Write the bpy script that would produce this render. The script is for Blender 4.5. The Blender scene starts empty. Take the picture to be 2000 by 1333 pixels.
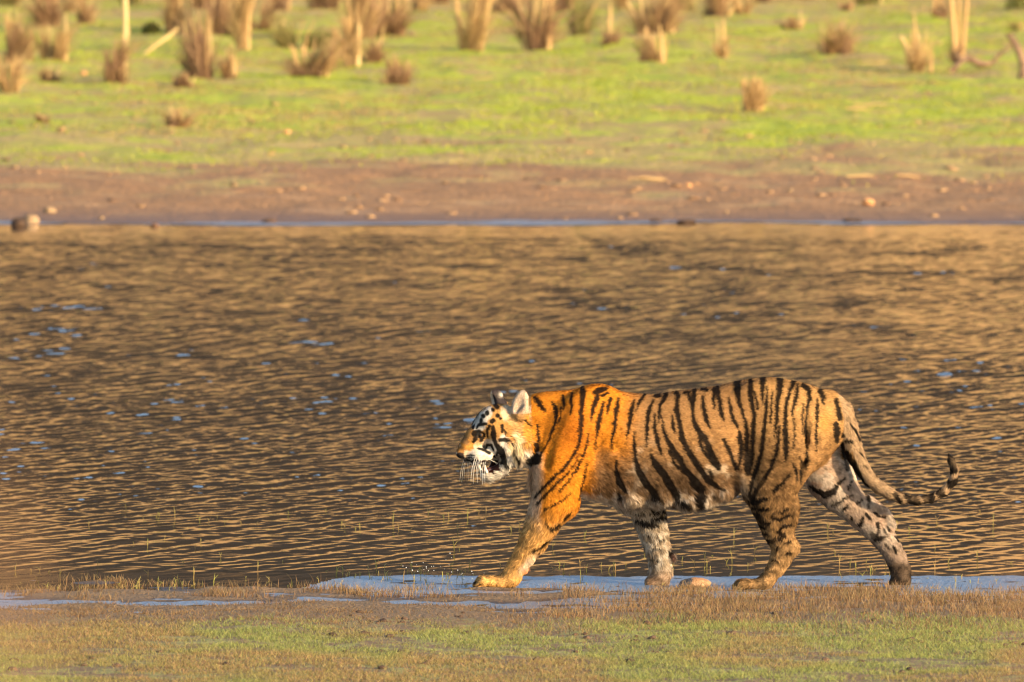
import bpy, math, random
import numpy as np
from mathutils import Vector, noise as mnoise

random.seed(7)
RNG = np.random.default_rng(11)
SC = bpy.context.scene
COL = SC.collection

# ------------------------------------------------------------------ camera
F = 16400.0                      # focal length in pixels of a 2000 px wide frame
CAM_Z = 3.0
PITCH = math.atan(746.5 / F)
cam_d = bpy.data.cameras.new("camera")
cam = bpy.data.objects.new("camera", cam_d)
COL.objects.link(cam)
cam.location = (0, 0, CAM_Z)
cam.rotation_euler = (math.pi / 2 - PITCH, 0, 0)
cam_d.sensor_width = 36
cam_d.lens = F / 2000 * 36
cam_d.clip_start = 0.5
cam_d.clip_end = 6000
cam_d.dof.use_dof = True
cam_d.dof.focus_distance = 39.95
cam_d.dof.aperture_fstop = 6.6
SC.camera = cam

# ------------------------------------------------------------------ sky, sun, exposure
SUN_EL, SUN_AZ = math.radians(17), math.radians(52)     # azimuth from straight behind the camera, towards the right
SUN = Vector((math.sin(SUN_AZ) * math.cos(SUN_EL), -math.cos(SUN_AZ) * math.cos(SUN_EL), math.sin(SUN_EL)))
world = bpy.data.worlds.new("World")
SC.world = world
world.use_nodes = True
wn = world.node_tree
wn.nodes.clear()
sky = wn.nodes.new("ShaderNodeTexSky")
sky.sky_type = 'NISHITA'
sky.sun_disc = False
sky.sun_elevation = SUN_EL
sky.sun_rotation = math.atan2(SUN.x, SUN.y)
sky.dust_density = 1.2
bg = wn.nodes.new("ShaderNodeBackground")
bg.inputs[1].default_value = 0.14
wo = wn.nodes.new("ShaderNodeOutputWorld")
wn.links.new(sky.outputs[0], bg.inputs[0])
wn.links.new(bg.outputs[0], wo.inputs[0])
sun_d = bpy.data.lights.new("sun", 'SUN')
sun_d.energy = 4.7
sun_d.angle = math.radians(0.5)
sun_d.color = (1.0, 0.74, 0.44)
sun = bpy.data.objects.new("sun", sun_d)
COL.objects.link(sun)
sun.rotation_euler = SUN.to_track_quat('Z', 'Y').to_euler()
SC.view_settings.view_transform = 'Standard'
SC.view_settings.look = 'None'
SC.view_settings.exposure = 1.08
SC.view_settings.gamma = 1
SC.cycles.max_bounces = 5
SC.cycles.use_denoising = True
SC.cycles.sample_clamp_indirect = 4.0
SC.cycles.sample_clamp_direct = 12.0
SC.cycles.filter_width = 1.3

# ------------------------------------------------------------------ helpers
def pix(u, v, Y):
    """world point at depth Y seen at photo pixel (u, v)"""
    x, y = (u - 1000) / F, -(v - 666.5) / F
    dy = math.cos(PITCH) + y * math.sin(PITCH)
    dz = -math.sin(PITCH) + y * math.cos(PITCH)
    t = Y / dy
    return Vector((x * t, Y, CAM_Z + dz * t))


def sstep(x, a, b):
    t = np.clip((x - a) / (b - a), 0, 1)
    return t * t * (3 - 2 * t)


def hash3(i, j, k, seed):
    n = (i.astype(np.int64) * 374761393 + j.astype(np.int64) * 668265263 + k.astype(np.int64) * 2147483647 + seed * 974634541) & 0xffffffff
    n = ((n ^ (n >> 13)) * 1274126177) & 0xffffffff
    n = ((n ^ (n >> 16)) * 2246822519) & 0xffffffff
    n = n ^ (n >> 15)
    return (n & 0xffffff) / float(0xffffff)


def vnoise(x, y, z, seed=0):
    """smooth value noise, 0..1"""
    x, y, z = np.broadcast_arrays(x, y, z)
    i, j, k = np.floor(x), np.floor(y), np.floor(z)
    fx, fy, fz = x - i, y - j, z - k
    fx, fy, fz = [f * f * (3 - 2 * f) for f in (fx, fy, fz)]
    r = 0
    for a in (0, 1):
        for b in (0, 1):
            for c in (0, 1):
                wgt = (fx if a else 1 - fx) * (fy if b else 1 - fy) * (fz if c else 1 - fz)
                r = r + wgt * hash3(i + a, j + b, k + c, seed)
    return r


def fbm(x, y, z=0.0, seed=0, oct=3):
    r, amp, tot = 0, 1.0, 0
    for o in range(oct):
        r = r + amp * vnoise(x * 2 ** o, y * 2 ** o, np.asarray(z) * 2 ** o + 7.3 * o, seed + o)
        tot += amp
        amp *= 0.5
    return r / tot


def tag(o, label=None, cat=None, group=None, kind=None):
    if label: o["label"] = label
    if cat: o["category"] = cat
    if group: o["group"] = group
    if kind: o["kind"] = kind
    return o


def mesh_np(name, verts, faces, mat, parent=None, cols=None, smooth=True, normals=None):
    """verts (n,3) array, faces (m,k) array of one polygon size (or list of arrays)"""
    me = bpy.data.meshes.new(name)
    verts = np.asarray(verts, np.float32)
    flist = faces if isinstance(faces, list) else [faces]
    flist = [np.asarray(f, np.int32) for f in flist if len(f)]
    me.vertices.add(len(verts))
    me.vertices.foreach_set("co", verts.ravel())
    nl = sum(f.size for f in flist)
    npoly = sum(len(f) for f in flist)
    me.loops.add(nl)
    me.polygons.add(npoly)
    me.loops.foreach_set("vertex_index", np.concatenate([f.ravel() for f in flist]))
    sizes = np.concatenate([np.full(len(f), f.shape[1], np.int32) for f in flist])
    starts = np.concatenate([[0], np.cumsum(sizes)[:-1]]).astype(np.int32)
    me.polygons.foreach_set("loop_start", starts)
    me.polygons.foreach_set("use_smooth", np.full(npoly, smooth))
    me.update(calc_edges=True)
    me.validate()
    if cols is not None:
        at = me.color_attributes.new("col", 'FLOAT_COLOR', 'POINT')
        c = np.ones((len(verts), 4), np.float32)
        c[:, :cols.shape[1]] = cols
        at.data.foreach_set("color", c.ravel())
    if normals is not None:
        me.normals_split_custom_set_from_vertices(np.asarray(normals, np.float32))
    if mat: me.materials.append(mat)
    o = bpy.data.objects.new(name, me)
    COL.objects.link(o)
    if parent: o.parent = parent
    return o


def empty(name, loc, rz=0.0):
    o = bpy.data.objects.new(name, None)
    COL.objects.link(o)
    o.location = loc
    o.rotation_euler = (0, 0, rz)
    o.empty_display_size = 0.1
    return o


class NT:
    """short hand for building a material"""
    def __init__(s, name):
        s.m = bpy.data.materials.new(name)
        s.m.use_nodes = True
        s.t = s.m.node_tree
        s.t.nodes.clear()
        s.out = s.t.nodes.new("ShaderNodeOutputMaterial")
        s.b = s.t.nodes.new("ShaderNodeBsdfPrincipled")
        s.t.links.new(s.b.outputs[0], s.out.inputs[0])

    def n(s, kind, **kw):
        nd = s.t.nodes.new("ShaderNode" + kind)
        for k, v in kw.items(): setattr(nd, k, v)
        return nd

    def l(s, a, b): s.t.links.new(a, b)

    def val(s, sock, v):
        if hasattr(v, "is_output"): s.l(v, sock)
        else: sock.default_value = v

    def noise(s, vec, scale, detail=3, rough=0.55):
        nd = s.n("TexNoise")
        s.l(vec, nd.inputs["Vector"])
        nd.inputs["Scale"].default_value = scale
        nd.inputs["Detail"].default_value = detail
        nd.inputs["Roughness"].default_value = rough
        return nd.outputs[0]

    def math(s, op, a, b=0.0, clamp=False):
        nd = s.n("Math", operation=op, use_clamp=clamp)
        s.val(nd.inputs[0], a); s.val(nd.inputs[1], b)
        return nd.outputs[0]

    def ramp01(s, x, a, b):
        nd = s.n("MapRange", interpolation_type='SMOOTHSTEP')
        s.val(nd.inputs[0], x)
        nd.inputs[1].default_value = a; nd.inputs[2].default_value = b
        return nd.outputs[0]

    def mix(s, f, a, b):
        nd = s.n("Mix", data_type='RGBA')
        s.val(nd.inputs[0], f)
        s.val(nd.inputs[6], a if hasattr(a, "is_output") else (*a, 1))
        s.val(nd.inputs[7], b if hasattr(b, "is_output") else (*b, 1))
        return nd.outputs[2]

    def pos(s):
        g = s.n("NewGeometry")
        return g.outputs["Position"]

    def sep(s, v):
        nd = s.n("SeparateXYZ"); s.l(v, nd.inputs[0]); return nd.outputs

    def mapping(s, v, scale):
        nd = s.n("Mapping"); s.l(v, nd.inputs[0]); nd.inputs["Scale"].default_value = scale
        return nd.outputs[0]

    def bump(s, h, strength, dist):
        nd = s.n("Bump"); s.l(h, nd.inputs["Height"])
        nd.inputs["Strength"].default_value = strength
        nd.inputs["Distance"].default_value = dist
        s.l(nd.outputs[0], s.b.inputs["Normal"])
        return nd

    def set(s, **kw):
        for k, v in kw.items(): s.val(s.b.inputs[k.replace("_", " ")], v)


def attr_mat(name, rough=0.7, spec=0.2, jitter=None, sheen=0.0):
    m = NT(name)
    a = m.n("Attribute", attribute_name="col")
    m.l(a.outputs["Color"], m.b.inputs["Base Color"])
    m.set(Roughness=rough)
    m.b.inputs["Specular IOR Level"].default_value = spec
    return m.m


def plain(name, col, rough=0.6, spec=0.4):
    m = NT(name)
    p = m.pos()
    nz = m.noise(p, 60.0, 3)
    c = m.mix(nz, tuple(x * 0.8 for x in col), tuple(min(1, x * 1.2) for x in col))
    m.l(c, m.b.inputs["Base Color"])
    m.set(Roughness=rough)
    m.b.inputs["Specular IOR Level"].default_value = spec
    return m.m


# ------------------------------------------------------------------ terrain shape
def near_z(X, Y):
    X = np.asarray(X, float); Y = np.asarray(Y, float)
    Y0 = 39.0 + 0.85 * sstep(X, -0.6, 0.25) + 0.5 * (fbm(X / 0.7, X * 0 + 2.5, 0, 9) - 0.5)
    z = np.where(Y > Y0, -(Y - Y0) * 0.016, (Y0 - Y) * 0.008)
    z = np.where(Y < 34.0, 0.04 + (34.0 - Y) * 0.037, z)
    z = np.where(Y < 6.0, 1.076 + (6 - Y) * 0.02, z)
    fine = sstep(Y, 20, 33)
    z = z + fine * (0.040 * (fbm(X / 0.8, Y / 0.9, 0, 3) - 0.5) + 0.046 * (fbm(X / 0.40, Y / 0.16, 0, 6) - 0.5) * sstep(Y, 38, 38.6) + 0.022 * (fbm(X / 0.16, Y / 0.2, 0, 5) - 0.5))
    # shallow troughs that hold the strips of water
    left = (1 - sstep(X, -0.1, 0.9)) * np.exp(-((Y - 38.95) / 0.13) ** 2)
    right = sstep(X, -0.4, 0.15) * np.exp(-((Y - 40.45) / 0.38) ** 2)
    ridge = (1 - sstep(X, -0.9, -0.2)) * np.exp(-((Y - 39.62) / 0.22) ** 2)
    z = z + 0.012 * (1 - sstep(X, -0.6, 0.1)) * (Y < 39.9) - 0.030 * left - 0.034 * right + 0.014 * ridge
    z = z - 0.10 * sstep(Y, 40.9, 42.0)
    return z


SHORE = 95.2
def far_z(X, Y):
    X = np.asarray(X, float); Y = np.asarray(Y, float)
    d = Y - SHORE + 2.6 * (fbm(X / 3.0, Y / 9.0, 0, 21) - 0.5)
    z = np.where(d < 0, d * 0.05, np.where(d < 1.2, d * 0.009, 0.0108 + (d - 1.2) * 0.025))
    rough = sstep(d, 1.0, 6.0)
    z = z + rough * (0.17 * (fbm(X / 1.6, Y / 2.2, 0, 31) - 0.5) + 0.09 * (fbm(X / 0.4, Y / 0.5, 0, 37) - 0.5))
    return z


def far_at(u, v):
    """point of the far bank seen at photo pixel (u, v)"""
    lo, hi = SHORE - 1, 320.0
    for _ in range(40):
        mid = (lo + hi) / 2
        p = pix(u, v, mid)
        d = mid - SHORE
        zz = 0.0108 + (d - 1.2) * 0.025 if d > 1.2 else max(0, d * 0.009)
        if p.z > zz: lo = mid
        else: hi = mid
    p = pix(u, v, lo)
    p.z = float(far_z(p.x, p.y))
    return p


def grid_mesh(name, xs, ys, zf, mat, xscale=None):
    """xs: columns (may be scaled per row by xscale(Y)), ys: rows"""
    nx, ny = len(xs), len(ys)
    Yg = np.repeat(np.asarray(ys)[:, None], nx, 1)
    Xg = np.repeat(np.asarray(xs)[None, :], ny, 0)
    if xscale is not None: Xg = Xg * xscale(Yg)
    Zg = zf(Xg, Yg)
    V = np.stack([Xg, Yg, Zg], -1).reshape(-1, 3)
    idx = np.arange(nx * ny).reshape(ny, nx)
    Q = np.stack([idx[:-1, :-1], idx[:-1, 1:], idx[1:, 1:], idx[1:, :-1]], -1).reshape(-1, 4)
    return mesh_np(name, V, Q, mat)


def spread_axis(half, step, far, ratio=1.35):
    a = list(np.arange(0, half + step, step))
    d = step
    while a[-1] < far:
        d *= ratio
        a.append(a[-1] + d)
    a = np.array(a)
    return np.concatenate([-a[:0:-1], a])


# ------------------------------------------------------------------ setting materials
def mat_near():
    m = NT("near_bank_soil")
    p = m.pos(); X, Y, Z = m.sep(p)
    n1 = m.noise(p, 1.3, 4); n2 = m.noise(p, 9.0, 4); n3 = m.noise(p, 45.0, 3)
    mud = m.mix(n3, (0.085, 0.054, 0.030), (0.24, 0.155, 0.08))
    turf = m.mix(n2, (0.15, 0.15, 0.045), (0.29, 0.26, 0.085))
    yy = m.math('ADD', Y, m.math('MULTIPLY', m.math('SUBTRACT', n1, 0.5), 2.0))
    f = m.math('SUBTRACT', 1.0, m.ramp01(yy, 37.0, 38.0))
    patch = m.ramp01(n2, 0.44, 0.60)
    c = m.mix(m.math('MULTIPLY', f, patch), mud, turf)
    wet = m.ramp01(Z, 0.014, -0.002)
    c2 = m.mix(wet, c, (0.03, 0.019, 0.012))
    m.l(c2, m.b.inputs["Base Color"])
    m.l(m.math('SUBTRACT', 0.95, m.math('MULTIPLY', wet, 0.6)), m.b.inputs["Roughness"])
    m.bump(n3, 0.8, 0.02)
    return m.m


def mat_far():
    m = NT("far_bank_turf")
    p = m.pos(); X, Y, Z = m.sep(p)
    a = m.noise(p, 0.22, 3); b = m.noise(p, 0.75, 4); c = m.noise(p, 3.5, 4); e = m.noise(p, 14.0, 3)
    mud = m.mix(c, (0.165, 0.083, 0.036), (0.42, 0.225, 0.095))
    pale = m.ramp01(b, 0.52, 0.68)
    mud = m.mix(m.math('MULTIPLY', pale, 0.6), mud, (0.44, 0.26, 0.13))
    mud = m.mix(m.math('MULTIPLY', m.ramp01(e, 0.56, 0.68), 0.5), mud, (0.09, 0.05, 0.03))
    wet = m.ramp01(m.math('ADD', Y, m.math('MULTIPLY', b, 2.0)), 100.5, 96.3)
    mud = m.mix(m.math('MULTIPLY', wet, 0.85), mud, (0.15, 0.085, 0.055))
    green = m.mix(m.ramp01(c, 0.3, 0.7), (0.24, 0.31, 0.018), (0.41, 0.44, 0.03))
    dull = m.mix(c, (0.27, 0.20, 0.06), (0.42, 0.31, 0.10))
    straw = m.mix(m.ramp01(e, 0.5, 0.7), dull, (0.42, 0.31, 0.14))
    yy = m.math('ADD', Y, m.math('MULTIPLY', m.math('SUBTRACT', a, 0.5), 26.0))
    yy = m.math('ADD', yy, m.math('MULTIPLY', m.math('SUBTRACT', b, 0.5), 30.0))
    far_dull = m.math('MULTIPLY', m.ramp01(Y, 146, 190), 0.5)
    gmask = m.ramp01(yy, 110.0, 120.0)
    holes = m.ramp01(m.math('SUBTRACT', m.math('ADD', m.math('MULTIPLY', b, 0.6), m.math('MULTIPLY', c, 0.4)), m.math('MULTIPLY', far_dull, 0.12)), 0.43, 0.54)
    grass = m.mix(holes, straw, green)
    dullmask = m.ramp01(yy, 105.0, 111.5)
    col = m.mix(dullmask, mud, straw)
    col = m.mix(gmask, col, grass)
    st = m.noise(m.mapping(p, (0.5, 1.0, 1.0)), 1.1, 5, 0.7)
    col = m.mix(m.math('MULTIPLY', m.ramp01(st, 0.54, 0.72), 0.55), col, (0.15, 0.085, 0.035))
    col = m.mix(m.math('MULTIPLY', m.ramp01(st, 0.44, 0.30), 0.4), col, (0.58, 0.40, 0.18))
    m.l(col, m.b.inputs["Base Color"])
    r = m.math('SUBTRACT', 0.95, m.math('MULTIPLY', wet, 0.42))
    m.l(r, m.b.inputs["Roughness"])
    m.bump(m.math('ADD', c, m.math('MULTIPLY', e, 0.5)), 0.7, 0.12)
    return m.m


def mat_hill():
    m = NT("dry_hillside")
    p = m.pos()
    a = m.noise(p, 0.010, 4); b = m.noise(p, 0.06, 4); c = m.noise(p, 0.25, 3)
    grass = m.mix(c, (0.38, 0.215, 0.075), (0.58, 0.345, 0.125))
    wood = m.mix(c, (0.006, 0.004, 0.0015), (0.020, 0.013, 0.005))
    X, Y, Z = m.sep(p)
    zz = m.math('ADD', Z, m.math('MULTIPLY', m.math('SUBTRACT', a, 0.5), 50.0))
    zz = m.math('ADD', zz, m.math('MULTIPLY', m.math('SUBTRACT', b, 0.5), 34.0))
    f = m.ramp01(zz, 13.5, 25.0)
    m.l(m.mix(f, grass, wood), m.b.inputs["Base Color"])
    m.set(Roughness=0.95)
    m.bump(b, 1.0, 6.0)
    return m.m


def mat_water():
    m = NT("lake_water")
    p = m.pos(); X, Y, Z = m.sep(p)
    m.set(Base_Color=(0.013, 0.0062, 0.0022, 1), Roughness=0.03, IOR=1.5)
    n = m.noise(m.mapping(p, (1.0, 0.55, 1.0)), 16.0, 3)
    fade = m.ramp01(Y, 40.5, 42.5)
    bn = m.bump(n, 0.10, 0.02)
    m.l(m.math('MULTIPLY', fade, 0.05), bn.inputs["Strength"])
    return m.m


def mat_film():
    m = NT("shallow_water_film")
    p = m.pos()
    m.set(Base_Color=(0.39, 0.425, 0.475, 1), Roughness=0.32, Metallic=0.8)
    n = m.noise(m.mapping(p, (1.0, 0.5, 1.0)), 34.0, 4, 0.6)
    m.bump(n, 1.0, 0.03)
    return m.m


M_NEAR, M_FAR, M_HILL, M_WATER, M_FILM, M_MARGIN = mat_near(), mat_far(), mat_hill(), mat_water(), mat_film(), mat_film()
M_MARGIN.name = 'wet_margin_film'
M_MARGIN.node_tree.nodes['Principled BSDF'].inputs['Base Color'].default_value = (0.46, 0.42, 0.42, 1)

# ------------------------------------------------------------------ the setting
ys = np.concatenate([np.arange(-30, 20, 2.0), np.arange(20, 33, 0.5), np.arange(33, 42.2, 0.03), [43, 45]])
near_bank = tag(grid_mesh("near_bank", spread_axis(3.6, 0.03, 120), ys, near_z, M_NEAR), kind="structure")

ys = np.concatenate([[SHORE - 8, SHORE - 4, SHORE - 2], np.arange(SHORE - 1, 112, 0.12), np.arange(112, 190, 0.28), np.geomspace(191, 330, 30)])
far_bank = tag(grid_mesh("far_bank", spread_axis(13.0, 0.14, 400), ys, far_z, M_FAR), kind="structure")


def hill_z(X, Y):
    base = far_z(X * 0, 330 + 0 * Y) - 3.0
    t = sstep(Y, 310, 760)
    ridge = 165 + 60 * (fbm(X / 420, Y / 500, 0, 51) - 0.5) + 14 * (fbm(X / 60, Y / 60, 0, 53) - 0.5)
    return base + t * ridge + 10 * sstep(Y, 310, 380) * (fbm(X / 40, Y / 40, 0, 57) - 0.35)


hills = tag(grid_mesh("hills", np.linspace(-1500, 1500, 190), np.linspace(318, 1300, 90), hill_z, M_HILL), kind="structure")

# rippled lake: two crossing wave trains, calmer at the near shore
WAVES = []
wr = random.Random(5)
for i in range(72):
    fam = 1 if i % 3 == 1 else 0
    lam = 0.108 * (3.1 ** wr.random()) if i % 4 else 0.078 * (1.8 ** wr.random())
    ang = math.radians(((-25, 44, -31)[i % 3]) + wr.gauss(0, 11 if fam == 0 else 20))
    WAVES.append((lam, math.cos(ang), math.sin(ang), wr.uniform(0, 6.28), 0.0155 * wr.uniform(0.6, 1.4), fam))


def lake_z(X, Y):
    z = np.zeros_like(X)
    wA = sstep(Y, 44, 60) * 0.25 + 0.9
    wB = 0.62 - sstep(Y, 46, 66) * 0.34
    gust = 0.72 + 0.45 * fbm(X / 2.2 + Y / 14, Y / 7, 0, 61) + 0.7 * sstep(fbm(X / 0.6, Y / 2.0, 0, 63), 0.58, 0.72) * sstep(Y, 52, 62) * (1 - sstep(Y, 86, 92))
    for lam, cx, cy, ph, slope, fam in WAVES:
        k = 2 * math.pi / lam
        z += (wA if fam == 0 else wB) * (slope / k) * np.sin(k * (cx * X + cy * Y) + ph + 0.9 * np.sin(0.7 * cx * Y - 0.9 * cy * X + ph))
    calm = 0.05 + 0.40 * sstep(Y, 40.7, 41.6) + 0.55 * sstep(Y, 41.5, 47.0)
    far_calm = (1 - 0.7 * sstep(Y, 88, 95)) * (1 - 0.14 * sstep(Y, 52, 72))
    return z * gust * calm * far_calm


ys = [38.2]
while ys[-1] < 97.5: ys.append(ys[-1] + 0.03 * (ys[-1] / 42) ** 0.9)
xs = spread_axis(3.0, 0.0066, 30, 1.4)
lake = tag(grid_mesh("lake_water", xs * 3.4, np.array(ys), lake_z, M_WATER, lambda Y: 0.32 + 0.68 * (Y - 38) / 57), kind="structure")

# thin film of water over the flooded turf
xs, ys = np.arange(-6.2, 6.2, 0.016), np.arange(38.3, 41.1, 0.012)
Xg, Yg = np.meshgrid(xs, ys)
edge = 40.72 - 1.12 * (1 - sstep(Xg, -1.15, -0.75)) + 0.22 * (fbm(Xg / 0.8, Xg * 0 + 1.5, 0, 71) - 0.5)
Zg = 0.0035 + 0.016 * (fbm(Xg / 0.16, Yg / 0.10, 0, 73) - 0.5) + 0.010 * (fbm(Xg / 0.07, Yg / 0.05, 0, 75) - 0.5)
for pu, pw in ((965, -44), (1290, 42), (1470, -45), (1760, 43)):
    dd = np.hypot(Xg - pix(pu, 1150, 40).x, Yg - 40 - pw / 409)
    Zg += 0.006 * np.sin(dd * 2 * math.pi / 0.075) * np.exp(-dd / 0.16)
idx = np.arange(Xg.size).reshape(Xg.shape)
Q = np.stack([idx[:-1, :-1], idx[:-1, 1:], idx[1:, 1:], idx[1:, :-1]], -1)
Q = Q[((Yg < edge) & (np.abs(Xg) < 5.0 + 2.0 * (fbm(Yg / 0.5, Yg * 0 + 8.5, 0, 79) - 0.5)))[:-1, :-1]]
used, inv = np.unique(Q, return_inverse=True)
V = np.stack([Xg, Yg, Zg], -1).reshape(-1, 3)[used]
film = tag(mesh_np("shallow_water", V, inv.reshape(-1, 4), M_FILM), kind="structure")

# the wet margin along the far shore
xs, ys = np.arange(-30, 30, 0.12), np.arange(93.4, 97.2, 0.05)
Xg, Yg = np.meshgrid(xs, ys)
lim = 94.9 + 3.4 * (fbm(Xg / 2.5, Xg * 0 + 3.5, 0, 77) - 0.5)
Zg = 0.005 + 0.012 * (fbm(Xg / 0.5, Yg / 0.2, 0, 78) - 0.5)
idx = np.arange(Xg.size).reshape(Xg.shape)
Q = np.stack([idx[:-1, :-1], idx[:-1, 1:], idx[1:, 1:], idx[1:, :-1]], -1)
Q = Q[(Yg > lim)[:-1, :-1]]
used, inv = np.unique(Q, return_inverse=True)
V = np.stack([Xg, Yg, Zg], -1).reshape(-1, 3)[used]
tag(mesh_np("shore_water", V, inv.reshape(-1, 4), M_MARGIN), kind="structure")

# ------------------------------------------------------------------ tiger
# modelled in "photo units": u to the tail, v down, w away from the camera; S units are one metre
S = 409.0
TB = pix(1300, 1150, 40.0)
TB.z = 0.0


def t_loc(U, V, W):
    return np.stack([(np.asarray(U) - 1300) / S, np.asarray(W) / S, (1150 - np.asarray(V)) / S], -1)


H = 2.3
gu, gv, gw = np.arange(876, 1886, H), np.arange(728, 1160, H), np.arange(-112, 113, H)
FLD = np.full((len(gu), len(gv), len(gw)), 400.0, np.float32)


def region(b, pad):
    (u0, u1), (v0, v1), (w0, w1) = b
    s = []
    for g, a, c in ((gu, u0, u1), (gv, v0, v1), (gw, w0, w1)):
        s.append(slice(max(0, np.searchsorted(g, a - pad)), min(len(g), np.searchsorted(g, c + pad) + 1)))
    s = tuple(s)
    return s, gu[s[0]][:, None, None].astype(np.float32), gv[s[1]][None, :, None].astype(np.float32), gw[s[2]][None, None, :].astype(np.float32)


def add(fn, b, k=12.0, cut=False):
    s, U, V, W = region(b, k + 10)
    f = np.broadcast_to(fn(U, V, W), FLD[s].shape)
    a = FLD[s]
    if cut:
        h = np.maximum(k - np.abs(a + f), 0) / k
        FLD[s] = np.maximum(a, -f) + h * h * k / 4
    else:
        h = np.maximum(k - np.abs(a - f), 0) / k
        FLD[s] = np.minimum(a, f) - h * h * k / 4


def ell(c, r, k=12.0, ang=0.0, yaw=0.0, cut=False):
    """ellipsoid, rotated by ang (degrees) in the u-v plane and by yaw in the u-w plane"""
    ca, sa, cy, sy = math.cos(math.radians(ang)), math.sin(math.radians(ang)), math.cos(math.radians(yaw)), math.sin(math.radians(yaw))

    def fn(U, V, W):
        du, dv, dw = U - c[0], V - c[1], W - c[2]
        du, dw = du * cy + dw * sy, -du * sy + dw * cy
        a = du * ca + dv * sa
        b = -du * sa + dv * ca
        q = np.sqrt((a / r[0]) ** 2 + (b / r[1]) ** 2 + (dw / r[2]) ** 2)
        g = np.sqrt((a / r[0] ** 2) ** 2 + (b / r[1] ** 2) ** 2 + (dw / r[2] ** 2) ** 2) + 1e-6
        return np.where(q < 0.3, (q - 1) * min(r), q * (q - 1) / g)
    R = max(r)
    add(fn, ((c[0] - R, c[0] + R), (c[1] - R, c[1] + R), (c[2] - R, c[2] + R)), k, cut)


def chain(pts, k=12.0, ws=1.0, cut=False):
    """tapered limb through (u, v, w, r); ws widens it sideways"""
    P = np.array(pts, float)
    if not cut: P[:, 3] -= np.where((P[:, 1] > 990) & (P[:, 3] > 14), 2.6, 0) + np.where((P[:, 0] > 1650) & (P[:, 1] < 1000) & (np.abs(P[:, 2]) < 12), 2.0, 0)   # room for the hair

    def fn(U, V, W):
        best = None
        for a, b in zip(P[:-1], P[1:]):
            A, B = a[:3] * (1, 1, 1 / ws), b[:3] * (1, 1, 1 / ws)
            d = B - A
            t = ((U - A[0]) * d[0] + (V - A[1]) * d[1] + (W / ws - A[2]) * d[2]) / (d @ d)
            t = np.clip(t, 0, 1)
            q = np.sqrt((U - A[0] - t * d[0]) ** 2 + (V - A[1] - t * d[1]) ** 2 + (W / ws - A[2] - t * d[2]) ** 2) - (a[3] + t * (b[3] - a[3]))
            if best is None: best = q
            else:
                h = np.maximum(5 - np.abs(best - q), 0) / 5
                best = np.minimum(best, q) - h * h * 1.25
        return best
    R = P[:, 3].max() * max(1, ws)
    add(fn, tuple((P[:, i].min() - R, P[:, i].max() + R) for i in range(3)), k, cut)


# --- trunk and neck: back line, belly line and half width along the body
TR = np.array([
    (992, 802, 896, 40), (1010, 786, 904, 48), (1036, 774, 908, 54), (1060, 769, 925, 60), (1080, 767, 948, 66), (1120, 764, 968, 74), (1150, 760, 975, 78),
    (1170, 758, 979, 80), (1190, 760, 983, 82), (1214, 768, 987, 84), (1250, 772, 989, 87), (1282, 773, 987, 89), (1315, 767, 984, 90),
    (1360, 762, 985, 90), (1400, 757, 978, 87), (1430, 749, 966, 82), (1462, 743, 956, 80), (1490, 740, 950, 80), (1515, 740, 948, 79),
    (1541, 745, 944, 77), (1575, 752, 932, 72), (1609, 765, 905, 60), (1631, 777, 880, 46), (1650, 797, 856, 30)], float)
uu = np.arange(TR[0, 0], TR[-1, 0] + 1)
ker = np.exp(-np.linspace(-2, 2, 31) ** 2); ker /= ker.sum()
prof = [np.convolve(np.pad(np.interp(uu, TR[:, 0], TR[:, i]), 15, 'reflect', reflect_type='odd'), ker, 'valid') for i in (1, 2, 3)]


def trunk(U, V, W):
    u1 = U[:, 0, 0]
    top, bot, hw = [np.interp(u1, uu, p)[:, None, None] for p in prof]
    vc, hv = (top + bot) / 2, (bot - top) / 2
    t = (V - vc) / hv
    hw2 = hw * (1 - 0.13 * t * (t < 0) * t - 0.10 * sstep(t, 0.2, 1.0))
    r = (np.abs(t) ** 2.25 + (np.abs(W) / hw2) ** 2.25) ** (1 / 2.25)
    f = (r - 1) * np.minimum(hv, hw)
    end = np.maximum(uu[0] + 4 - U, U - uu[-1] + 4)
    return np.maximum(f, end)


add(trunk, ((985, 1655), (735, 995), (-95, 95)), 14)
# dorsal line of the withers and hips
ell((1165, 792, -26), (46, 36, 24), 18); ell((1165, 792, 26), (46, 36, 24), 18)
ell((1480, 778, -38), (44, 30, 22), 16); ell((1480, 778, 38), (44, 30, 22), 16)
# belly folds
for bu, bv, br in ((1232, 972, 13), (1290, 971, 14), (1342, 978, 15), (1372, 974, 14), (1408, 962, 14)):
    ell((bu, bv, -28), (br * 1.7, br, 34), 16); ell((bu, bv, 28), (br * 1.7, br, 34), 16)
for sd in (-1, 1):
    # shoulder blade, upper arm, chest
    ell((1120, 855, 48 * sd), (48, 86, 38), 22, ang=14)
    ell((1088, 908, 46 * sd), (48, 62, 40), 20, ang=10)
    ell((1066, 910, 16 * sd), (24, 60, 34), 18)
    # haunch
    ell((1528, 850, 46 * sd), (66, 88, 40), 22, ang=-4)
    ell((1590, 840, 28 * sd), (32, 50, 34), 16)
    # flank hollow in front of the haunch
    ell((1440, 890, 100 * sd), (20, 62, 26), 22, ang=10, cut=True)
    ell((1170, 905, 112 * sd), (13, 60, 34), 18, ang=-8, cut=True)
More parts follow.
